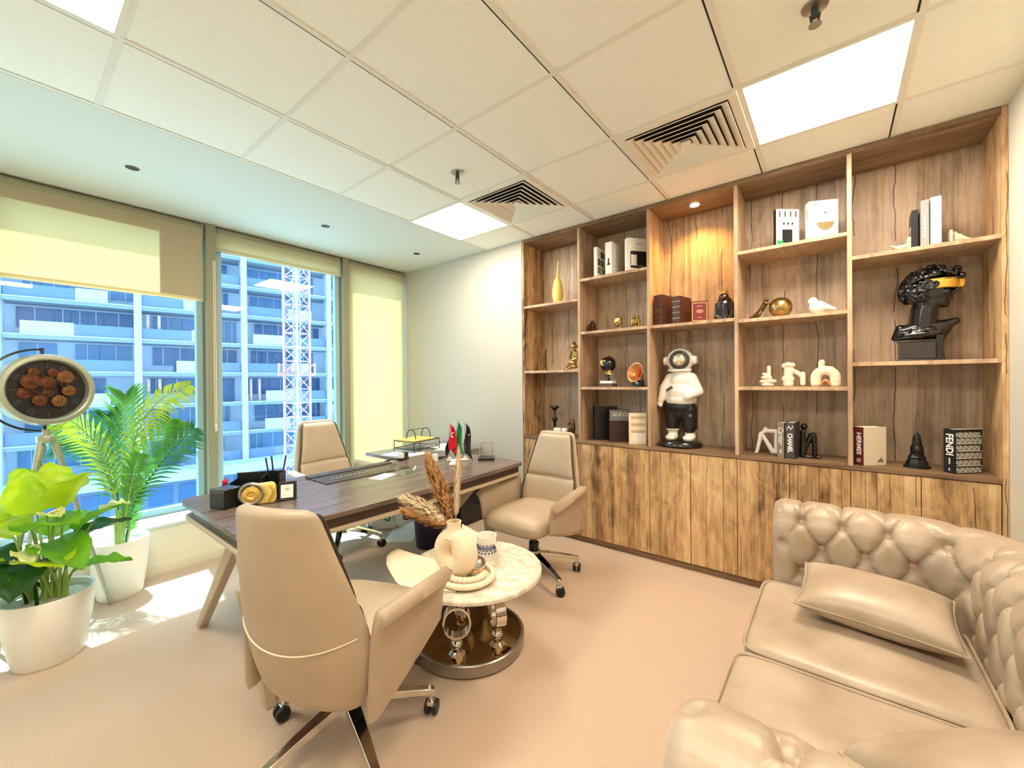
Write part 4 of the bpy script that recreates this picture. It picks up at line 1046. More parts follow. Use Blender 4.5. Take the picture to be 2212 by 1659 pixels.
def cushion(name, x0, x1, y0, y1, z0, z1, par, m=SOFA, puff=.02):
    cx, cy, cz = (x0 + x1) / 2, (y0 + y1) / 2, (z0 + z1) / 2; hx, hy, hz = (x1 - x0) / 2, (y1 - y0) / 2, (z1 - z0) / 2
    pw = lambda q, e: abs(q) ** e * (1 if q > 0 else -1)
    def f(u, v):
        a = 2 * PI * u + PI / 4; b = PI * (v - .5); ca, sa, cb, sb = math.cos(a), math.sin(a), math.cos(b), math.sin(b)
        x, y, z = pw(ca, .16) * pw(cb, .16), pw(sa, .16) * pw(cb, .16), pw(sb, .30)
        return Vector((cx + hx * x, cy + hy * y, cz + hz * z + (puff * (1 - x * x) * (1 - y * y) + .006 * noise.noise(Vector((x * 2 + cy, y * 2, 3)))) * (1 if z > 0 else 0))) - sf.location
    o = MB().grid(f, 96, 26, cu=True).build(name, m, par, ang=80)
    for z in (z1 - .012, z0 + .012):
        P = []
        for i in range(96):
            a = 2 * PI * i / 96 + PI / 4; P.append(Vector((cx + hx * 1.0 * pw(math.cos(a), .16), cy + hy * 1.0 * pw(math.sin(a), .16), z)) - sf.location)
        MB().tube(P, .0055, 6, closed=True).build('piping', SOFA, o)
    return o
cushion('seat_cushion', -.255, .366, 1.582, 2.19, .315, .455, sf)
cushion('seat_cushion', -.270, .366, .885, 1.572, .312, .448, sf)
q = MB(); q.b2((-.22, .85, .08), (.37, 2.22, .318)); bmesh.ops.translate(q.bm, vec=-sf.location, verts=q.bm.verts); q.build('seat_base', SOFA, sf, bevel=.012)
for x in (-.18, .56):
    for y in (.70, 2.40): MB().cyl(Vector((x, y, 0)) - sf.location, Vector((x, y, .085)) - sf.location, .022, .03).build('foot', WOOD_DE, sf)

def pillow(loc, rot, w_, h_, tk, label):
    t = thing('throw_pillow', loc, label, 'pillow', 'leather throw pillows on the sofa'); t.rotation_euler = rot
    def f(sg):
        def g(u, v):
            x, y = u * 2 - 1, v * 2 - 1
            e = max(0, (1 - x * x) * (1 - y * y)) ** .42
            px, py = x * w_ / 2 * (1 - .10 * (1 - y * y) * abs(x) ** 2 * .6), y * h_ / 2 * (1 - .12 * (1 - x * x) * abs(y) ** 2 * .6)
            return Vector((px, py, sg * tk / 2 * e + .004 * noise.noise(Vector((x * 2.2, y * 2.2, sg))) * e))
        return g
    q = MB(); q.grid(f(1), 30, 30).grid(f(-1), 30, 30); bmesh.ops.remove_doubles(q.bm, verts=q.bm.verts, dist=.0004)
    o = q.build('cover', SOFA, t, ang=80)
    P = []
    for (x0, y0), (x1, y1) in (((-1, -1), (1, -1)), ((1, -1), (1, 1)), ((1, 1), (-1, 1)), ((-1, 1), (-1, -1))):
        for i in range(14):
            P.append(f(1)((x0 + (x1 - x0) * i / 14) / 2 + .5, (y0 + (y1 - y0) * i / 14) / 2 + .5))
    MB().tube(P, .0035, 6, closed=True).build('piping', SOFA, t)
    return t
pillow((.11, 1.985, .545), (R_(7), R_(2), R_(-3)), .44, .33, .15, 'beige leather throw pillow leaning in the far corner of the sofa seat')
pillow((.235, 1.17, .595), (R_(-24), R_(-12), R_(28)), .40, .32, .13, 'beige leather throw pillow on the near sofa seat, cut by the picture edge')
# ================================================================== things on the bookcase shelves
def book(name, x, y, z, w_, h_, d_, rz, cm, label, group=None, pm=PAPER, cat='book', spine=None):
    t = thing(name, (x, y, z + .0006), label, cat, group, rz)
    q = MB(); e = .0025
    q.b2((-w_ / 2, -d_ / 2, 0), (-w_ / 2 + e, d_ / 2, h_)).b2((w_ / 2 - e, -d_ / 2, 0), (w_ / 2, d_ / 2, h_)).b2((-w_ / 2, -d_ / 2, 0), (w_ / 2, -d_ / 2 + e, h_))
    q.build('cover', cm, t, bevel=.0008)
    MB().b2((-w_ / 2 + e, -d_ / 2 + e, .003), (w_ / 2 - e, d_ / 2 - .004, h_ - .003)).build('pages', pm, t)
    if spine: MB().b2((-w_ / 2 + .001, -d_ / 2 - .0006, .001), (w_ / 2 - .001, -d_ / 2 + .001, h_ - .001)).build('spine_label', spine, t)
    return t
def SPN(d_, h_, zc=None, dx=0): return TR(dx, -d_ / 2 - .0008, h_ / 2 if zc is None else zc) @ RY(PI / 2) @ RX(PI / 2)
def CVR(w_, y, z): return TR(w_ / 2 + .0004, y, z) @ RZ(PI / 2) @ RX(PI / 2)
def patch(t, name, w_, y0, y1, z0, z1, m): return MB().b2((w_ / 2 - .001, y0, z0), (w_ / 2 + .0007, y1, z1)).build(name, m, t)
SC = [(c, z) for c, z in SH]
z_ = dict(c0a=2.075, c0b=1.470, c1a=2.235, c1b=1.787, c1c=1.320, c2=1.785, c3a=2.222, c3b=1.770, c3c=1.321, c4a=2.075, c4b=1.462)
def fig(name, balls, m, par, vox=.004, sm=None):
    if vox <= .004: vox = .0024 if vox > .003 else .0019
    if sm is None: sm = 3
    q = MB()
    for b in balls:
        if len(b) == 3: q.sph(b[0], b[1], b[2], n=12)
        elif len(b) == 4: q.cap(b[0], b[1], b[2], b[3], n=10)
        else: q.sph(b[0], b[1], n=12)
    for v in q.bm.verts: v.co.z = max(v.co.z, .002)          # flat standing base
    return q.build(name, m, par, remesh=vox, smooth=sm)

# --- first bay
t = thing('yellow_vase', (-1.985, 3.19, z_['c0a']), 'tall yellow ribbed bottle vase on the top left shelf', 'vase')
pr = [(0, 0), (.030, 0)] + [(.032 + .017 * math.sin(PI * min(1, k / 22)) + .0022 * (k % 2), .006 + k * .0095) for k in range(23)] + [(.026, .228), (.013, .245), (.010, .262), (.012, .27), (0, .27)]
MB().lathe(pr, 24).build('ribbed_body', YELLOW, t, ang=80)
MB().tube([(.0, 0, .255), (.004, 0, .32), (.012, 0, .40)], [.008, .0065, .006], 10).build('long_neck', YELLOW, t)
MB().tube([(.0 + .016 * math.cos(a), .0, .285 + .018 * math.sin(a)) for a in [R_(-100 + 20 * k) for k in range(12)]], .004, 6).build('leaf_curl', STEM, t)
t = thing('slim_figurine', (-2.13, 3.19, z_['c0b']), 'slim dark bronze hand figurine at the left of the second shelf', 'figurine')
fig('body', [((0, 0, .012), .022, (1, 1, .5)), ((0, 0, .01), (0, 0, .06), .010, .012), ((-.004, 0, .06), (-.008, 0, .17), .016, .019), ((-.008, 0, .17), (.010, 0, .195), .015, .010), ((-.018, 0, .12), (-.026, 0, .165), .006, .005)], BRONZE, t)
t = thing('seated_figurine', (-1.84, 3.19, z_['c0b']), 'antique gold seated thinker figurine wearing a pointed hat, second shelf', 'figurine')
fig('body', [((.02, 0, .03), .03, (1.3, .9, .6)), ((-.045, -.01, .008), .03, (1.5, 1, .35)), ((.02, 0, .04), (.028, 0, .15), .024, .028), ((.026, 0, .165), (.026, 0, .18), .014, .012), ((.024, -.004, .195), .022), ((-.01, -.012, .07), (-.05, -.02, .02), .014, .010), ((.02, -.012, .06), (-.012, -.014, .075), .018, .014), ((.05, -.01, .15), (.06, -.02, .10), .012, .010), ((.06, -.02, .10), (.02, -.03, .085), .010, .009), ((-.0, -.012, .15), (-.012, -.024, .11), .012, .010), ((-.012, -.024, .11), (.005, -.028, .165), .009, .008)], GOLD, t)
MB().lathe([(.040, .20), (.042, .206), (.022, .228), (.008, .25), (0, .258)], 18, (.024, -.004, 0)).build('hat', GOLD, t, ang=80)
t = thing('dark_candleholder', (-2.06, 3.24, ZC), 'tall black candle holder ornament behind the right chair, lowest left bay', 'ornament')
MB().lathe([(0, 0), (.045, 0), (.045, .012), (.012, .03), (.012, .12), (.028, .15), (.012, .18), (.010, .23), (.045, .26), (.04, .275), (.0, .27)], 24).build('stem', BLKG, t)
MB().sph((-.005, -.01, .245), .014).build('crystal', CHROME, t)
t = thing('horse_figurine', (-1.86, 3.22, ZC), 'dark bronze horse head figurine behind the calendar block', 'figurine')
fig('body', [((0, 0, .01), .04, (1.1, .8, .3)), ((0, 0, .02), (.01, 0, .09), .024, .022), ((.01, 0, .09), (-.0, 0, .14), .020, .018), ((-.0, 0, .145), (-.035, -.01, .115), .016, .010), ((.002, .0, .15), (.006, 0, .17), .006, .003), ((.02, 0, .10), (.018, 0, .15), .010, .008)], BRONZE, t)
t = thing('calendar_block', (-1.91, 3.10, ZC), 'white perpetual calendar block reading 08 in a black stand behind the right chair', 'calendar')
MB().b2((-.075, -.02, 0), (.075, .025, .012)).b2((-.075, .015, .012), (.075, .025, .075)).build('stand', BLACK, t, bevel=.002)
for x, w_, s_ in ((-.030, .066, '08'), (.042, .04, '1')):
    o = MB().b2((x - w_ / 2, -.018, .012), (x + w_ / 2, .014, .088)).build('date_card', WHITEM, t, bevel=.002)
    text('date_digits', s_, .05, BLACK, o, TR(x, -.0187, .045) @ RX(PI / 2))
    for dx in (-.014, .014): MB().tube([(x + dx, -.010 + .006 * math.cos(a), .09 + .008 * math.sin(a)) for a in [PI * k / 6 for k in range(7)]], .0015, 5).build('ring', STEEL, o)

# --- second bay
bt = book('picture_book', -1.545, 3.165, z_['c1a'], .030, .245, .18, 0, WHITEM, 'white book with a picture collage cover, left of three on the high shelf', 'white books on the high shelf')
for k in range(9): patch(bt, 'cover_picture', .030, -.075 + .055 * (k % 3), -.03 + .055 * (k % 3), .03 + .068 * (k // 3), .085 + .068 * (k // 3), (GREY, DGREY, mat('cover_sand', (206, 190, 164), .6))[(k * 2 + k // 3) % 3])
bt = book('white_book', -1.43, 3.165, z_['c1a'], .062, .262, .17, 0, WHITE, 'thick plain white book standing in the middle on the high shelf', 'white books on the high shelf')
MB().b2((-.006, -.087, .08), (.006, -.0855, .13)).b2((-.01, -.087, .075), (.012, -.0855, .09)).build('spine_emblem', DGREY, bt)
bt = book('photo_book', -1.24, 3.175, z_['c1a'], .045, .268, .17, R_(-38), WHITE, 'large white book with a dark photograph on its cover, right end of the high shelf', 'white books on the high shelf')
patch(bt, 'cover_photo', .045, -.06, .082, .03, .165, BLACK); patch(bt, 'photo_highlight', .0462, -.055, -.005, .05, .135, PAPER); patch(bt, 'photo_table', .0462, -.02, .06, .045, .055, GREY)
patch(bt, 'title_line', .0462, -.01, .05, .218, .222, GREY)
def head_fig(x, m, label, kind):
    t = thing('head_figurine', (x, 3.17, z_['c1b']), label, 'figurine', 'small head figurines covering eyes, ears and mouth')
    B = [((0, 0, .10 * .55), .034, (.85, .95, 1.25)), ((0, 0, .0), (0, 0, .03), .020, .017), ((0, -.033, .062), .008), ((0, -.03, .04), .010), ((0, .004, .094), .026, (1, 1, .55))]
    if kind == 0: B = [((0, 0, .02), .034, (1.1, .9, .6)), ((.0, 0, .05), .034, (.95, .95, 1.1)), ((.022, -.02, .015), (.012, -.028, .07), .010, .008), ((-.026, -.018, .015), (-.014, -.026, .055), .010, .008), ((0, 0, .085), .018), ((-.01, -.03, .062), .010)]
    if kind == 1: B += [((.012 * k - .02, -.034, .058 + .004 * k), (.012 * k - .012, -.030, .095), .007, .005) for k in range(4)] + [((.028, -.01, .0), (.02, -.03, .055), .011, .010)]
    if kind == 2: B += [((.03, -.012, .02), (.032, -.012, .075), .010, .009), ((-.03, -.012, .03), (-.032, -.012, .08), .010, .009), ((.026, -.026, .07), (.02, -.03, .1), .006, .005), ((-.02, -.028, .075), (-.012, -.03, .104), .006, .005)]
    fig('body', B, m, t, .003)
head_fig(-1.625, mat('dark_bronze', (84, 52, 38), .35, .7, var=.4, vs=40), 'dark bronze crouching head figurine, leftmost of three on its shelf', 0)
head_fig(-1.385, GOLD, 'antique gold head figurine with a hand over its eyes, middle of three', 1)
head_fig(-1.24, GOLD, 'antique gold head figurine holding its ears, rightmost of three', 2)
t = thing('globe_trophy', (-1.49, 3.18, z_['c1c'] + .028), 'shiny black globe trophy held by a gold figure', 'trophy')
MB().b2((-.055, -.04, 0), (.055, .04, .022)).build('marble_plinth', WHITE, t, bevel=.002)
MB().lathe([(.03, .022), (.016, .034), (.010, .06), (.016, .085), (.01, .10)], 20).build('stem', BLKG, t)
MB().sph((0, 0, .160), .064, n=32).build('globe', BLKG, t)
fig('gold_figure', [((.022, -.02, .10), .016, (1.2, 1, .8)), ((.015, -.02, .085), (.042, -.03, .075), .010, .008), ((-.02, -.01, .11), (.0, -.01, .08), .008, .008)], GOLDP, t, .003)
fig('continent', [((-.030, -.052, .175), .016, (1.1, .5, 1.3)), ((-.044, -.036, .16), .014, (.7, .8, 1)), ((-.02, -.056, .155), .009)], GOLDP, t, .003, 3)
MB().tube([(.070 * math.cos(a), 0, .16 + .070 * math.sin(a)) for a in [R_(-80 + 170 * k / 16) for k in range(17)]], .003, 6).build('meridian', BLKG, t)
bt = tag(MB().b2((-.06, -.05, 0), (.06, .05, .0275)).build('stacked_book', mat('plum_cover', (96, 66, 64), .5), bevel=.002), 'flat plum book lying under the globe trophy', 'book'); bt.location = (-1.49, 3.18, z_['c1c'] + .0003)
t = thing('gramophone', (-1.235, 3.18, z_['c1c']), 'small copper horn gramophone ornament beside the globe trophy', 'gramophone')
MB().b2((-.045, -.045, 0), (.055, .045, .012)).b2((-.035, -.035, .012), (.045, .035, .052)).build('base', BLKG, t, bevel=.003)
Mh = TR(.0, -.03, .112) @ Vector((-.35, -1, .25)).to_track_quat('Z', 'Y').to_matrix().to_4x4()
q = MB()
def horn(u, v):
    a = 2 * PI * u; r = .014 + .062 * v ** 1.8; sc_ = 1 + .06 * abs(math.cos(5 * a)) * v
    return Mh @ Vector((r * sc_ * math.cos(a), r * sc_ * math.sin(a), -.07 + .085 * v))
q.grid(horn, 50, 12, cu=True); q.build('horn', COPPER, t, solid=.002, ang=80, fix=False)
MB().tube([Mh @ Vector((0, 0, -.07)), (.02, .03, .10), (.03, .03, .05)], [.010, .008, .008], 8).build('arm', COPPER, t)
MB().cyl((.01, -.036, .03), (.01, -.0385, .03), .012).build('dial', STEEL, t)
bt = book('black_book', -1.55, 3.25, ZC, .06, .285, .20, R_(-50), BLACK, 'large plain black book in the shade at the left of the second lowest bay', None)
bt = book('fashion_book', -1.40, 3.20, ZC, .05, .265, .17, R_(-55), mat('bordeaux', (58, 28, 30), .5), 'dark bordeaux book with a grey lettered band across its top, second lowest bay', None, spine=BLACK)
patch(bt, 'grey_band', .05, -.083, .083, .175, .262, GREY); text('cover_title', 'GUCCI', .040, PAPER, bt, CVR(.052, .0, .225))
bt = book('striped_book', -1.225, 3.145, ZC, .045, .245, .13, R_(-62), CREAM, 'cream book with pale bands on its cover, beside the astronaut bay', None)
for k in range(3): patch(bt, 'cover_band', .045, -.05, .06, .20 - .055 * k, .222 - .055 * k, mat('band_tan', (200, 176, 140), .6) if k == 0 else bpy.data.materials['band_tan'])
patch(bt, 'cover_panel', .045, -.045, .055, .02, .09, WHITE)

# --- middle bay
for x, w_, h_, lb in ((-1.025, .070, .232, 'thick brown leather volume with ribbed spine, left of the pair'), (-.893, .058, .205, 'thinner brown leather volume with banded spine, right of the pair')):
    bt = book('leather_volume', x, 3.19, z_['c2'], w_, h_, .17, R_(-12), BROWNL, lb, 'brown leather volumes')
    q = MB()
    for k in range(4): q.b2((-w_ / 2 - .001, -.088, h_ * (.18 + .2 * k)), (w_ / 2 + .001, -.083, h_ * (.18 + .2 * k) + .010))
    q.build('spine_ribs', BROWNL if w_ > .06 else GREY, bt, bevel=.002)
    MB().b2((-w_ / 2 + .008, -.0866, h_ * .42), (w_ / 2 - .008, -.0845, h_ * .54)).build('spine_title', BRONZE, bt)
bt = book('red_book', -.765, 3.165, z_['c2'], .04, .155, .115, R_(-68), REDL, 'small red book with a gilt frame and oval medallion on its cover', None)
q = MB(); w2 = .0205
for (a, b) in (((w2 - .002, -.05, .012), (w2 + .0004, .05, .016)), ((w2 - .002, -.05, .139), (w2 + .0004, .05, .143)), ((w2 - .002, -.05, .012), (w2 + .0004, -.046, .143)), ((w2 - .002, .046, .012), (w2 + .0004, .05, .143))): q.b2(a, b)
q.build('gilt_frame', GOLDP, bt)
q = MB(); q.sph((w2, 0, .08), .022, (.06, 1.1, .62)); q.b2((w2 - .001, -.018, .115), (w2 + .0005, .018, .121)); q.b2((w2 - .001, -.014, .034), (w2 + .0005, .014, .040)); q.build('medallion', mat('medallion', (214, 120, 100), .5), bt)
t = thing('crowned_figurine', (-.605, 3.19, z_['c2']), 'black gorilla figurine wearing a small gold crown', 'figurine')
fig('body', [((0, 0, .012), .06, (1, .8, .22)), ((.0, .0, .02), (.0, 0, .12), .046, .042), ((0, -.008, .165), .034, (1, 1, 1.05)), ((0, -.034, .155), .016), ((.045, 0, .12), (.058, -.02, .03), .018, .016), ((-.045, 0, .12), (-.05, -.02, .03), .018, .016), ((-.028, -.012, .03), (-.03, -.04, .015), .02, .016), ((.028, -.012, .03), (.04, -.04, .015), .02, .018), ((0, .01, .14), .045, (1.1, .8, .8))], BLKG, t)
q = MB()
for k in range(7):
    a = 2 * PI * k / 7; c = Vector((.022 * math.cos(a), -.006 + .022 * math.sin(a), 0))
    q.cyl(c + Vector((0, 0, .195)), c * 1.15 + Vector((0, 0, .226)), .006, .001, 6)
q.lathe([(.020, .190), (.024, .190), (.024, .206), (.020, .206), (.020, .190)], 20, (0, -.006, 0)); q.build('crown', GOLD, t)
t = thing('astronaut_figure', (-.925, 3.236, ZC), 'white astronaut statue in black trousers standing on a black round base', 'statue')
MB().lathe([(0, 0), (.150, 0), (.160, .012), (.158, .03), (.145, .042), (0, .045)], 40, (0, 0, 0), Matrix.Diagonal((1, .94, 1, 1))).build('base', BLKG, t)
for x, fy in ((-.055, -.02), (.07, -.01)):
    fig('shoe', [((x, fy + .02, .075), .042, (.95, 1, .9)), ((x, fy - .03, .068), .040, (1, 1.1, .65)), ((x, fy + .02, .09), (x, fy + .025, .13), .036, .040)], WHITE, t, .005)
    MB().lathe([(.044, .118), (.048, .126), (.044, .134)], 20, (x, fy + .02, 0)).build('shoe_cuff', mat('worn_silver', (206, 200, 180), .4), t) if x < 0 else MB().lathe([(.044, .118), (.048, .126), (.044, .134)], 20, (x, fy + .02, 0)).build('shoe_cuff', bpy.data.materials['worn_silver'], t)
fig('trousers', [((-.055, .0, .15), (-.058, .005, .28), .050, .062), ((.07, .005, .145), (.062, .01, .28), .052, .064), ((0, .01, .30), .085, (1.35, 1, .8)), ((0, .005, .26), .07)], BLACK, t, .006)
fig('jacket', [((.005, .01, .36), .085, (1.35, 1.05, .85)), ((.005, .01, .42), .095, (1.15, 1, 1)), ((.01, .01, .50), .085, (1.05, .95, .9)), ((.01, .01, .56), .062, (1.1, 1, .7)),
     ((-.07, .0, .52), (-.115, -.01, .44), .040, .036), ((-.115, -.01, .44), (-.137, -.02, .345), .034, .026), ((.085, .0, .52), (.135, -.01, .42), .042, .038), ((.135, -.01, .42), (.075, -.075, .385), .036, .030)], WHITE, t, .006)
fig('glove', [((-.142, -.022, .325), .024), ((-.136, -.034, .31), .014)], WHITE, t, .004)
MB().lathe([(.055, .565), (.085, .575), (.085, .59), (.06, .60)], 32).build('collar', WHITE, t)
MB().sph((.005, -.0, .655), .098, (1.0, .95, .95), n=36).build('helmet', WHITE, t)
for s in (-1, 1): MB().cyl((.005 + s * .088, 0, .655), (.005 + s * .122, 0, .655), .036, .030, 24).build('ear_disc', WHITE, t, bevel=.006)
Mv = TR(.005, -.0, .655) @ Vector((.18, -1, .04)).to_track_quat('Z', 'Y').to_matrix().to_4x4()
MB().lathe([(.052, .080), (.058, .092), (.070, .084), (.073, .064)], 36, (0, 0, 0), Mv).build('visor_rim', DGREY, t)
MB().lathe([(.056, .070), (.045, .092), (.03, .103), (.012, .108), (0, .109)], 36, (0, 0, 0), Mv).build('visor', mat('visor_mirror', (240, 234, 206), .12, .85), t)
MB().lathe([(.006, 0), (.010, .002), (.006, .004)], 12, (.09, -.055, .24), RX(PI / 2)).build('silver_badge', STEEL, t)
patchm = MB().box((-.052, -.088, .44), (.052, .004, .018), rot=(.1, -.6, .35)).build('arm_patch', DGREY, t, bevel=.001)

# --- fourth bay
bt = book('monochrome_book', -.235, 3.15, z_['c3a'], .025, .235, .15, R_(-50), PAPER, 'slim white book with black lettering and a dark picture, left on the shelf', None, spine=BLACK)
patch(bt, 'cover_picture', .025, -.035, .03, .02, .105, BLACK); patch(bt, 'green_leaf_print', .0256, -.07, -.03, .012, .035, GREENC)
for k in range(4): patch(bt, 'cover_letters', .025, -.055 + .035 * k, -.047 + .035 * k, .185, .222, DGREY)
for k in range(3): patch(bt, 'small_letters', .025, -.03 + .028 * k, -.02 + .028 * k, .135, .150, BLACK)
bt = book('bowl_book', -.055, 3.155, z_['c3a'], .05, .238, .155, R_(-66), WHITE, 'large white book with a half bowl pictured on its cover', None)
q = MB(); n_ = 20; P = [(.045 * math.cos(PI + PI * i / n_), .05 * math.sin(PI + PI * i / n_)) for i in range(n_ + 1)]
q.prism(P, 0, .0012, CVR(.05, .01, .105)); q.build('bowl_print', mat('olive_print', (140, 126, 84), .6), bt)
q = MB(); q.prism([(-.006, 0), (.006, .004), (0, .016)], 0, .0012, CVR(.05, .008, .155)); q.build('small_print', DGREY, bt)
q = MB()
for k in range(4): q.b2((-.006, -.0785, .14 + .016 * k), (.006, -.0765, .15 + .016 * k))
q.build('spine_letters', GREY, bt)
t = thing('ball_pusher_figurine', (-.36, 3.17, z_['c3b']), 'bronze man pushing a large gold ball uphill', 'figurine')
MB().sph((.09, 0, .067), .066, n=32).build('ball', GOLD, t)
fig('man', [((-.09, 0, .010), (-.055, 0, .03), .009, .010), ((-.055, 0, .03), (-.022, 0, .06), .012, .014), ((-.05, -.015, .006), (-.03, -.012, .03), .009, .010), ((-.03, -.012, .03), (-.02, 0, .058), .011, .013), ((-.02, 0, .06), (.004, 0, .105), .015, .016), ((.012, 0, .128), .013), ((.004, -.012, .105), (.032, -.01, .10), .009, .007), ((-.105, 0, .006), (-.09, 0, .008), .007, .007)], BRONZE, t, .003)
MB().box((.11, 0, .003), (.04, .03, .006)).build('wedge', BRONZE, t)
t = thing('white_bird_figurine', (-.075, 3.17, z_['c3b']), 'plump white porcelain bird figurine facing left on the shelf', 'figurine')
fig('bird', [((0, 0, .045), .042, (1.15, .9, .95)), ((-.025, 0, .085), .026), ((-.05, 0, .086), (-.03, 0, .086), .004, .010), ((.02, 0, .05), (.085, 0, .025), .026, .008), ((0, 0, .02), .03, (1, .8, .6))], WHITE, t, .004)
MB().cyl((-.006, 0, 0), (-.006, 0, .012), .014).build('foot', WHITE, t)
t = thing('spiral_vase', (-.345, 3.17, z_['c3c']), 'small cream stacked ring candle vase, leftmost of three', 'vase', 'cream sculptural vases')
fig('body', [((0, 0, .012), .036, (1.05, .9, .35)), ((-.018, 0, .034), .026, (1.2, .9, .5)), ((.02, 0, .036), .030, (1.1, .9, .45)), ((-.006, 0, .060), .030, (1.1, .9, .45)), ((-.016, 0, .082), .016, (1, .9, .7)), ((.008, 0, .07), (.008, 0, .128), .012, .012)], CREAM, t, .0035, 3)
t = thing('knot_vase', (-.20, 3.17, z_['c3c']), 'cream flower mouthed vase with an arched handle, middle of three', 'vase', 'cream sculptural vases')
fig('body', [((-.03, 0, .016), (-.03, 0, .125), .030, .022), ((-.032, 0, .05), .036, (1, .8, .7)), ((-.05, 0, .135), .018), ((-.01, 0, .138), .018), ((-.03, -.012, .142), .018)] + [((-.015 + .062 * math.sin(R_(6 + 13 * k)), 0, .104 - .008 * k), .015) for k in range(7)] + [((.046, 0, .08 - .012 * k), .0155) for k in range(6)], CREAM, t, .0035, 4)
t = thing('arch_vase', (-.04, 3.17, z_['c3c']), 'wide cream arch shaped vase, rightmost of three', 'vase', 'cream sculptural vases')
fig('body', [((.048 * math.cos(PI * k / 16), 0, .050 + .05 * math.sin(PI * k / 16)), .029, (1, .85, 1)) for k in range(17)] + [((-.048, 0, .04), .029, (1, .85, 1)), ((.048, 0, .04), .029, (1, .85, 1)), ((-.048, 0, .02), .028, (1, .85, 1)), ((.048, 0, .02), .028, (1, .85, 1)), ((-.02, 0, .11), (-.018, 0, .150), .016, .018), ((.03, -.01, .118), .010, (1.4, .6, .6))], CREAM, t, .004, 4)
fig('nested_arch', [((.018 * math.cos(PI * k / 8), -.012, .016 + .022 * math.sin(PI * k / 8)), .008) for k in range(9)], COPPER, t, .003, 2)
t = thing('white_acrobat_bookend', (-.345, 3.21, ZC), 'white abstract bending figure bookend left of the grey and black books', 'bookend', rz=R_(4))
fig('figure', [((-.068, 0, .012), (-.05, 0, .10), .010, .013), ((-.05, 0, .10), (-.045, 0, .135), .013, .014), ((-.045, 0, .135), (-.018, 0, .158), .013, .014), ((-.018, 0, .158), (.045, 0, .158), .014, .014), ((.045, 0, .158), (.045, 0, .02), .014, .015), ((.045, 0, .02), (.025, 0, .018), .015, .015), ((.022, 0, .02), (-.038, 0, .135), .015, .012), ((-.018, 0, .170), .014), ((-.075, 0, .008), (-.06, 0, .03), .008, .010)], WHITE, t, .004, 4)
bt = book('grey_script_book', -.263, 3.18, ZC, .038, .225, .17, R_(-3), mat('taupe_cover', (132, 118, 106), .5), 'grey book lettered in flowing script on its spine, beside the black book', None)
text('spine_title', 'Cartier', .040, PAPER, bt, SPN(.17, .225, .145), shear=.35, font_scale=.95)
MB().b2((-.003, -.0862, .03), (.003, -.0845, .055)).build('spine_mark', PAPER, bt)
bt = book('black_fashion_book', -.210, 3.18, ZC, .050, .228, .17, R_(-6), DGREY, 'black book with bold white capitals on its spine, right of the grey script book', None)
text('spine_title', 'CHANEL', .034, PAPER, bt, SPN(.17, .228, .100), bold=.0012, font_scale=.92)
q = MB()
for s in (-1, 1): q.tube([(s * .0045 + s * -.010 * math.cos(R_(40)) * 0 + .011 * math.cos(a), -.0862, .196 + .0 + .011 * math.sin(a) + s * .006) for a in [R_(90 + s * 90 - 140 + 280 * k / 16 + (90 if s > 0 else 90)) for k in range(17)]], .0016, 5)
q.build('spine_emblem', PAPER, bt)
t = thing('black_acrobat_bookend', (-.135, 3.20, ZC), 'black abstract seated figure bookend right of the black book', 'bookend')
fig('figure', [((-.025, 0, .01), (-.022, 0, .165), .016, .015), ((-.015, 0, .20), .020), ((-.02, 0, .165), (-.016, 0, .185), .010, .010), ((-.02, 0, .03), (.02, 0, .145), .014, .015), ((.02, 0, .145), (.034, 0, .15), .016, .016), ((.036, 0, .145), (.040, 0, .02), .015, .014), ((.03, 0, .010), (.065, -.005, .008), .010, .008), ((-.03, 0, .008), (.05, 0, .008), .009, .009)], BLKG, t, .004, 4)

# --- right bay
def bird_end(x, rz, label, flip):
    t = thing('bird_bookend', (x, 3.155, z_['c4a']), label, 'bookend', 'white bird bookends', rz)
    s = flip
    MB().b2((-.055 if s < 0 else -.012, -.032, 0), (.012 if s < 0 else .055, .032, .014)).b2((s * -.012, -.032, 0), (s * .0, .032, .075)).build('corner_stand', CREAM, t, bevel=.002)
    if s < 0: B = [((-.028, 0, .030), .016, (1.5, .9, .8)), ((-.006, 0, .034), .011), ((-.045, 0, .033), (-.066, 0, .046), .008, .004)]
    else: B = [((.022, 0, .036), .018, (1.2, .9, 1.1)), ((.010, 0, .058), .012), ((.03, 0, .034), (.072, 0, .016), .014, .004)]
    fig('bird', B, CREAM, t, .003)
bird_end(.325, 0, 'white bird bookend with its tail up, left of the books', -1)
bird_end(.495, 0, 'white bird bookend with its tail down, right of the books', 1)
bt = book('black_picture_book', .352, 3.165, z_['c4a'], .026, .205, .15, R_(-2), BLACK, 'black book with a pale flower motif, leftmost of three between the bird bookends', None)
q = MB()
for k in range(9): a = R_(40 + 12 * k); q.tube([(-.0135, -.01 + .0 * k, .09), (-.0137, -.01 + .03 * math.cos(a), .09 + .03 * math.sin(a)), (-.0137, -.01 + .042 * math.cos(a + .2), .09 + .04 * math.sin(a + .2))], .0013, 4)
q.build('flower_motif', mat('mauve_print', (196, 170, 180), .6), bt)
bt = book('grey_book', .388, 3.16, z_['c4a'], .034, .245, .16, R_(-2), mat('silver_cover', (158, 156, 156), .5), 'grey book with pale spine lettering, middle of three between the bird bookends', None)
q = MB()
for k in range(6): q.b2((-.005, -.082, .05 + .02 * k), (.005 - .002 * (k % 2), -.0795, .063 + .02 * k))
q.build('spine_letters', PAPER, bt)
bt = book('pale_book', .430, 3.16, z_['c4a'], .042, .252, .16, R_(-2), mat('pale_cover', (222, 220, 216), .5), 'pale white book, rightmost of three between the bird bookends', None)

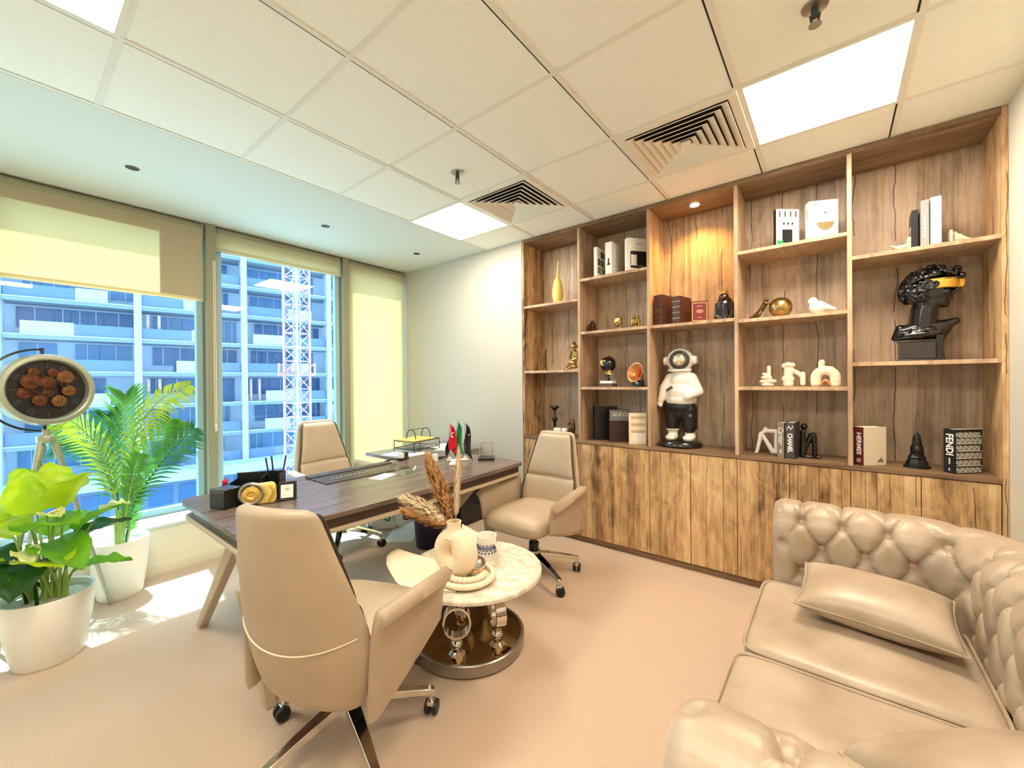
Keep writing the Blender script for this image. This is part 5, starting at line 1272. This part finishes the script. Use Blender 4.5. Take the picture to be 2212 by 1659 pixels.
t = thing('classical_bust', (.365, 3.215, z_['c4b']), 'black classical bust with curly hair and a gold band across its eyes', 'bust', sc=.965)
q = MB(); q.b2((-.085, -.07, .0), (.085, .07, .012)).b2((-.075, -.06, .012), (.075, .06, .118)).b2((-.08, -.065, .112), (.08, .065, .122))
q.build('pedestal', mat('bust_plinth', (58, 50, 50), .3), t, bevel=.004)
fig('shoulders', [((0.01, 0, .145), .062, (1.6, 1.1, .55)), ((-.088, -.005, .140), (-.066, 0, .195), .020, .026), ((-.06, 0, .17), (.02, 0, .19), .040, .055), ((.03, 0, .19), (.10, 0, .19), .055, .045), ((.09, -.005, .19), (.160, -.005, .222), .042, .020), ((.085, 0, .13), (.115, 0, .19), .034, .036),
     ((-.05, -.05, .150), (.03, -.064, .155), .013, .016), ((-.02, -.052, .172), (.06, -.055, .182), .010, .012), ((-.09, -.03, .135), (-.04, -.055, .135), .010, .010), ((.03, -.062, .15), (.09, -.04, .165), .014, .016), ((.0, -.06, .14), (.01, -.05, .19), .009, .007)], BLKG, t, .005, 3)
MB().prism([(.074, 0), (.112, 0), (.104, .05), (.108, .15), (.074, .15)], -.05, .05, RX(PI / 2)).build('support', BLKG, t, bevel=.004)
fig('head', [((.022, .005, .16), (.038, .005, .31), .064, .060), ((.048, 0, .405), .098, (1.02, .76, 1.02)), ((.098, -.002, .385), .055, (.85, .95, 1.35)), ((.088, -.004, .345), .050, (1, .9, .9)), ((.116, -.006, .322), .024, (1, 1.1, .9)), ((.05, -.01, .335), .052, (1.1, .95, .8)),
    ((.128, -.006, .455), .034, (.7, 1.5, 1.0)), ((.146, -.012, .432), (.166, -.018, .396), .010, .014), ((.146, -.010, .385), .018, (1, 1.3, .7)), ((.140, -.012, .360), .013, (1, 1.6, .5)), ((.136, -.012, .345), .013, (1, 1.5, .6)), ((.112, -.038, .385), .026), ((.025, -.070, .405), .018, (.8, .5, 1.3))], BLKG, t, .0045, 2)
q = MB(); rh = random.Random(5)
for k in range(120):                                    # tight curls over the crown and the nape
    th = rh.uniform(0, 2 * PI); ph = rh.uniform(.0, 1.0)
    d = Vector((math.cos(th) * math.sqrt(1 - ph * ph), math.sin(th) * math.sqrt(1 - ph * ph), ph))
    if rh.random() < .35: d = Vector((-abs(d.x) - .15, d.y, d.z - .62)).normalized()
    if d.x > .45 and d.z < .35: continue
    c = Vector((.045, 0, .415)) + Vector((d.x * .105 + .018 * max(0, d.z), d.y * .082, d.z * .118))
    if d.x > .2 and d.z < .55: c.x += .02; c.z += .03
    r = rh.uniform(.014, .021); a0 = rh.uniform(0, 6)
    X = d.orthogonal().normalized(); Y = d.cross(X)
    q.tube([c + (X * math.cos(a0 + .75 * j) + Y * math.sin(a0 + .75 * j)) * r * (1 - j * .075) + d * .0022 * j for j in range(9)], [.0095] * 7 + [.008, .005], 6)
    q.sph(c - d * .012, .018, n=8)
for k in range(7): q.sph((.10 + .013 * k, -.03 + .012 * (k % 3), .505 - .006 * k), .02, n=8)
q.build('curly_hair', BLKG, t, remesh=.0032, smooth=2)
q = MB()
def band(u, v):
    a = R_(-100 + 132 * u); zz = .405 + .052 * v + .012 * u * v
    rx, ry = .106 + .006 * math.sin(PI * v), .082 + .004 * math.sin(PI * v)
    return Vector((.046 + rx * math.cos(a) + (.034 if abs(u - .76) < .12 else .018) * max(0, math.cos(a)), ry * math.sin(a), zz))
q.grid(band, 30, 8); q.build('gold_eye_band', mat('gold_leaf', (250, 206, 96), .3, .75), t, solid=.006)
q = MB(); q.sph((.124, -.058, .434), .016, (1.1, .7, .6)).tube([(.10, -.074, .450), (.126, -.064, .456), (.150, -.04, .453)], .006, 6); q.build('eye', GOLD, t)
bt = book('fashion_monograph', .165, 3.16, ZC, .058, .222, .15, R_(-44), CREAM, 'cream book with a maroon spine in white capitals, left end of the right bay', None, spine=MAROON)
text('spine_title', 'HERMES', .036, PAPER, bt, SPN(.1515, .222, .125), bold=.001)
q = MB(); q.tube([(.011 * math.cos(2 * PI * k / 20), -.0768, .028 + .011 * math.sin(2 * PI * k / 20)) for k in range(20)], .0012, 5, closed=True); q.b2((-.004, -.077, .022), (-.002, -.0762, .034)).b2((.002, -.077, .022), (.004, -.0762, .034)).b2((-.004, -.077, .027), (.004, -.0762, .029)); q.build('spine_emblem', PAPER, bt)
q = MB(); q.prism([(-.022, 0), (.022, 0), (.014, .012), (.003, .028), (-.006, .016), (-.014, .012)], 0, .001, CVR(.058, .035, .018)); q.build('cover_emblem', GREY, bt)
t = thing('dark_tower_figurine', (.365, 3.20, ZC), 'small black hooded tower statuette between the cream book and the patterned book', 'figurine')
MB().lathe([(0, 0), (.056, 0), (.056, .014), (.046, .018), (.046, .03), (.036, .05), (.040, .058), (.028, .075), (.027, .115), (.020, .13), (.018, .165), (.013, .185), (.006, .196), (0, .198)], 8).build('tower', BLACK, t, ang=30)
fig('figure', [((0, -.012, .07), (0, -.012, .15), .022, .016), ((0, -.014, .165), .013), ((0, -.02, .10), .022, (1, .8, 1.2))], BLACK, t, .004)
bt = book('patterned_book', .535, 3.17, ZC, .055, .232, .16, R_(-46), BLACK, 'black book with a white geometric monogram pattern all over its cover', None)
text('spine_title', 'FENDI', .046, PAPER, bt, SPN(.16, .232, .150), bold=.001, font_scale=.92)
q = MB()
for k in range(6): q.b2((-.003 + .001 * (k % 2), -.0815, .048 + .0055 * k), (.004, -.0795, .0515 + .0055 * k))
q.b2((-.002, -.0815, .012), (.002, -.0795, .026)); q.build('spine_small_print', PAPER, bt)
q = MB(); w2 = .0277
for r in range(6):                                      # white lattice of mirrored F tiles
    z0 = .005 + r * .0385; q.b2((w2 - .001, -.078, z0 + .034), (w2 + .0006, .078, z0 + .037))
    if r == 5: z0 -= .008
    for c in range(5):
        y0 = -.074 + c * .030 - (.008 if r % 2 else 0)
        for (a, b, e, f) in ((0, .0022, 0, .028), (.0238, .026, 0, .028), (0, .026, 0, .002), (.006, .018, .021, .0245), (.006, .0095, .010, .0245), (.010, .020, .0035, .007), (.0165, .020, .0035, .018), (.009, .013, .013, .016)):
            if y0 + a > -.079 and y0 + b < .079 and z0 + f < .231: q.b2((w2 - .001, y0 + a, z0 + e), (w2 + .0006, y0 + b, z0 + f))
q.build('cover_monogram', PAPER, bt, flat=True)
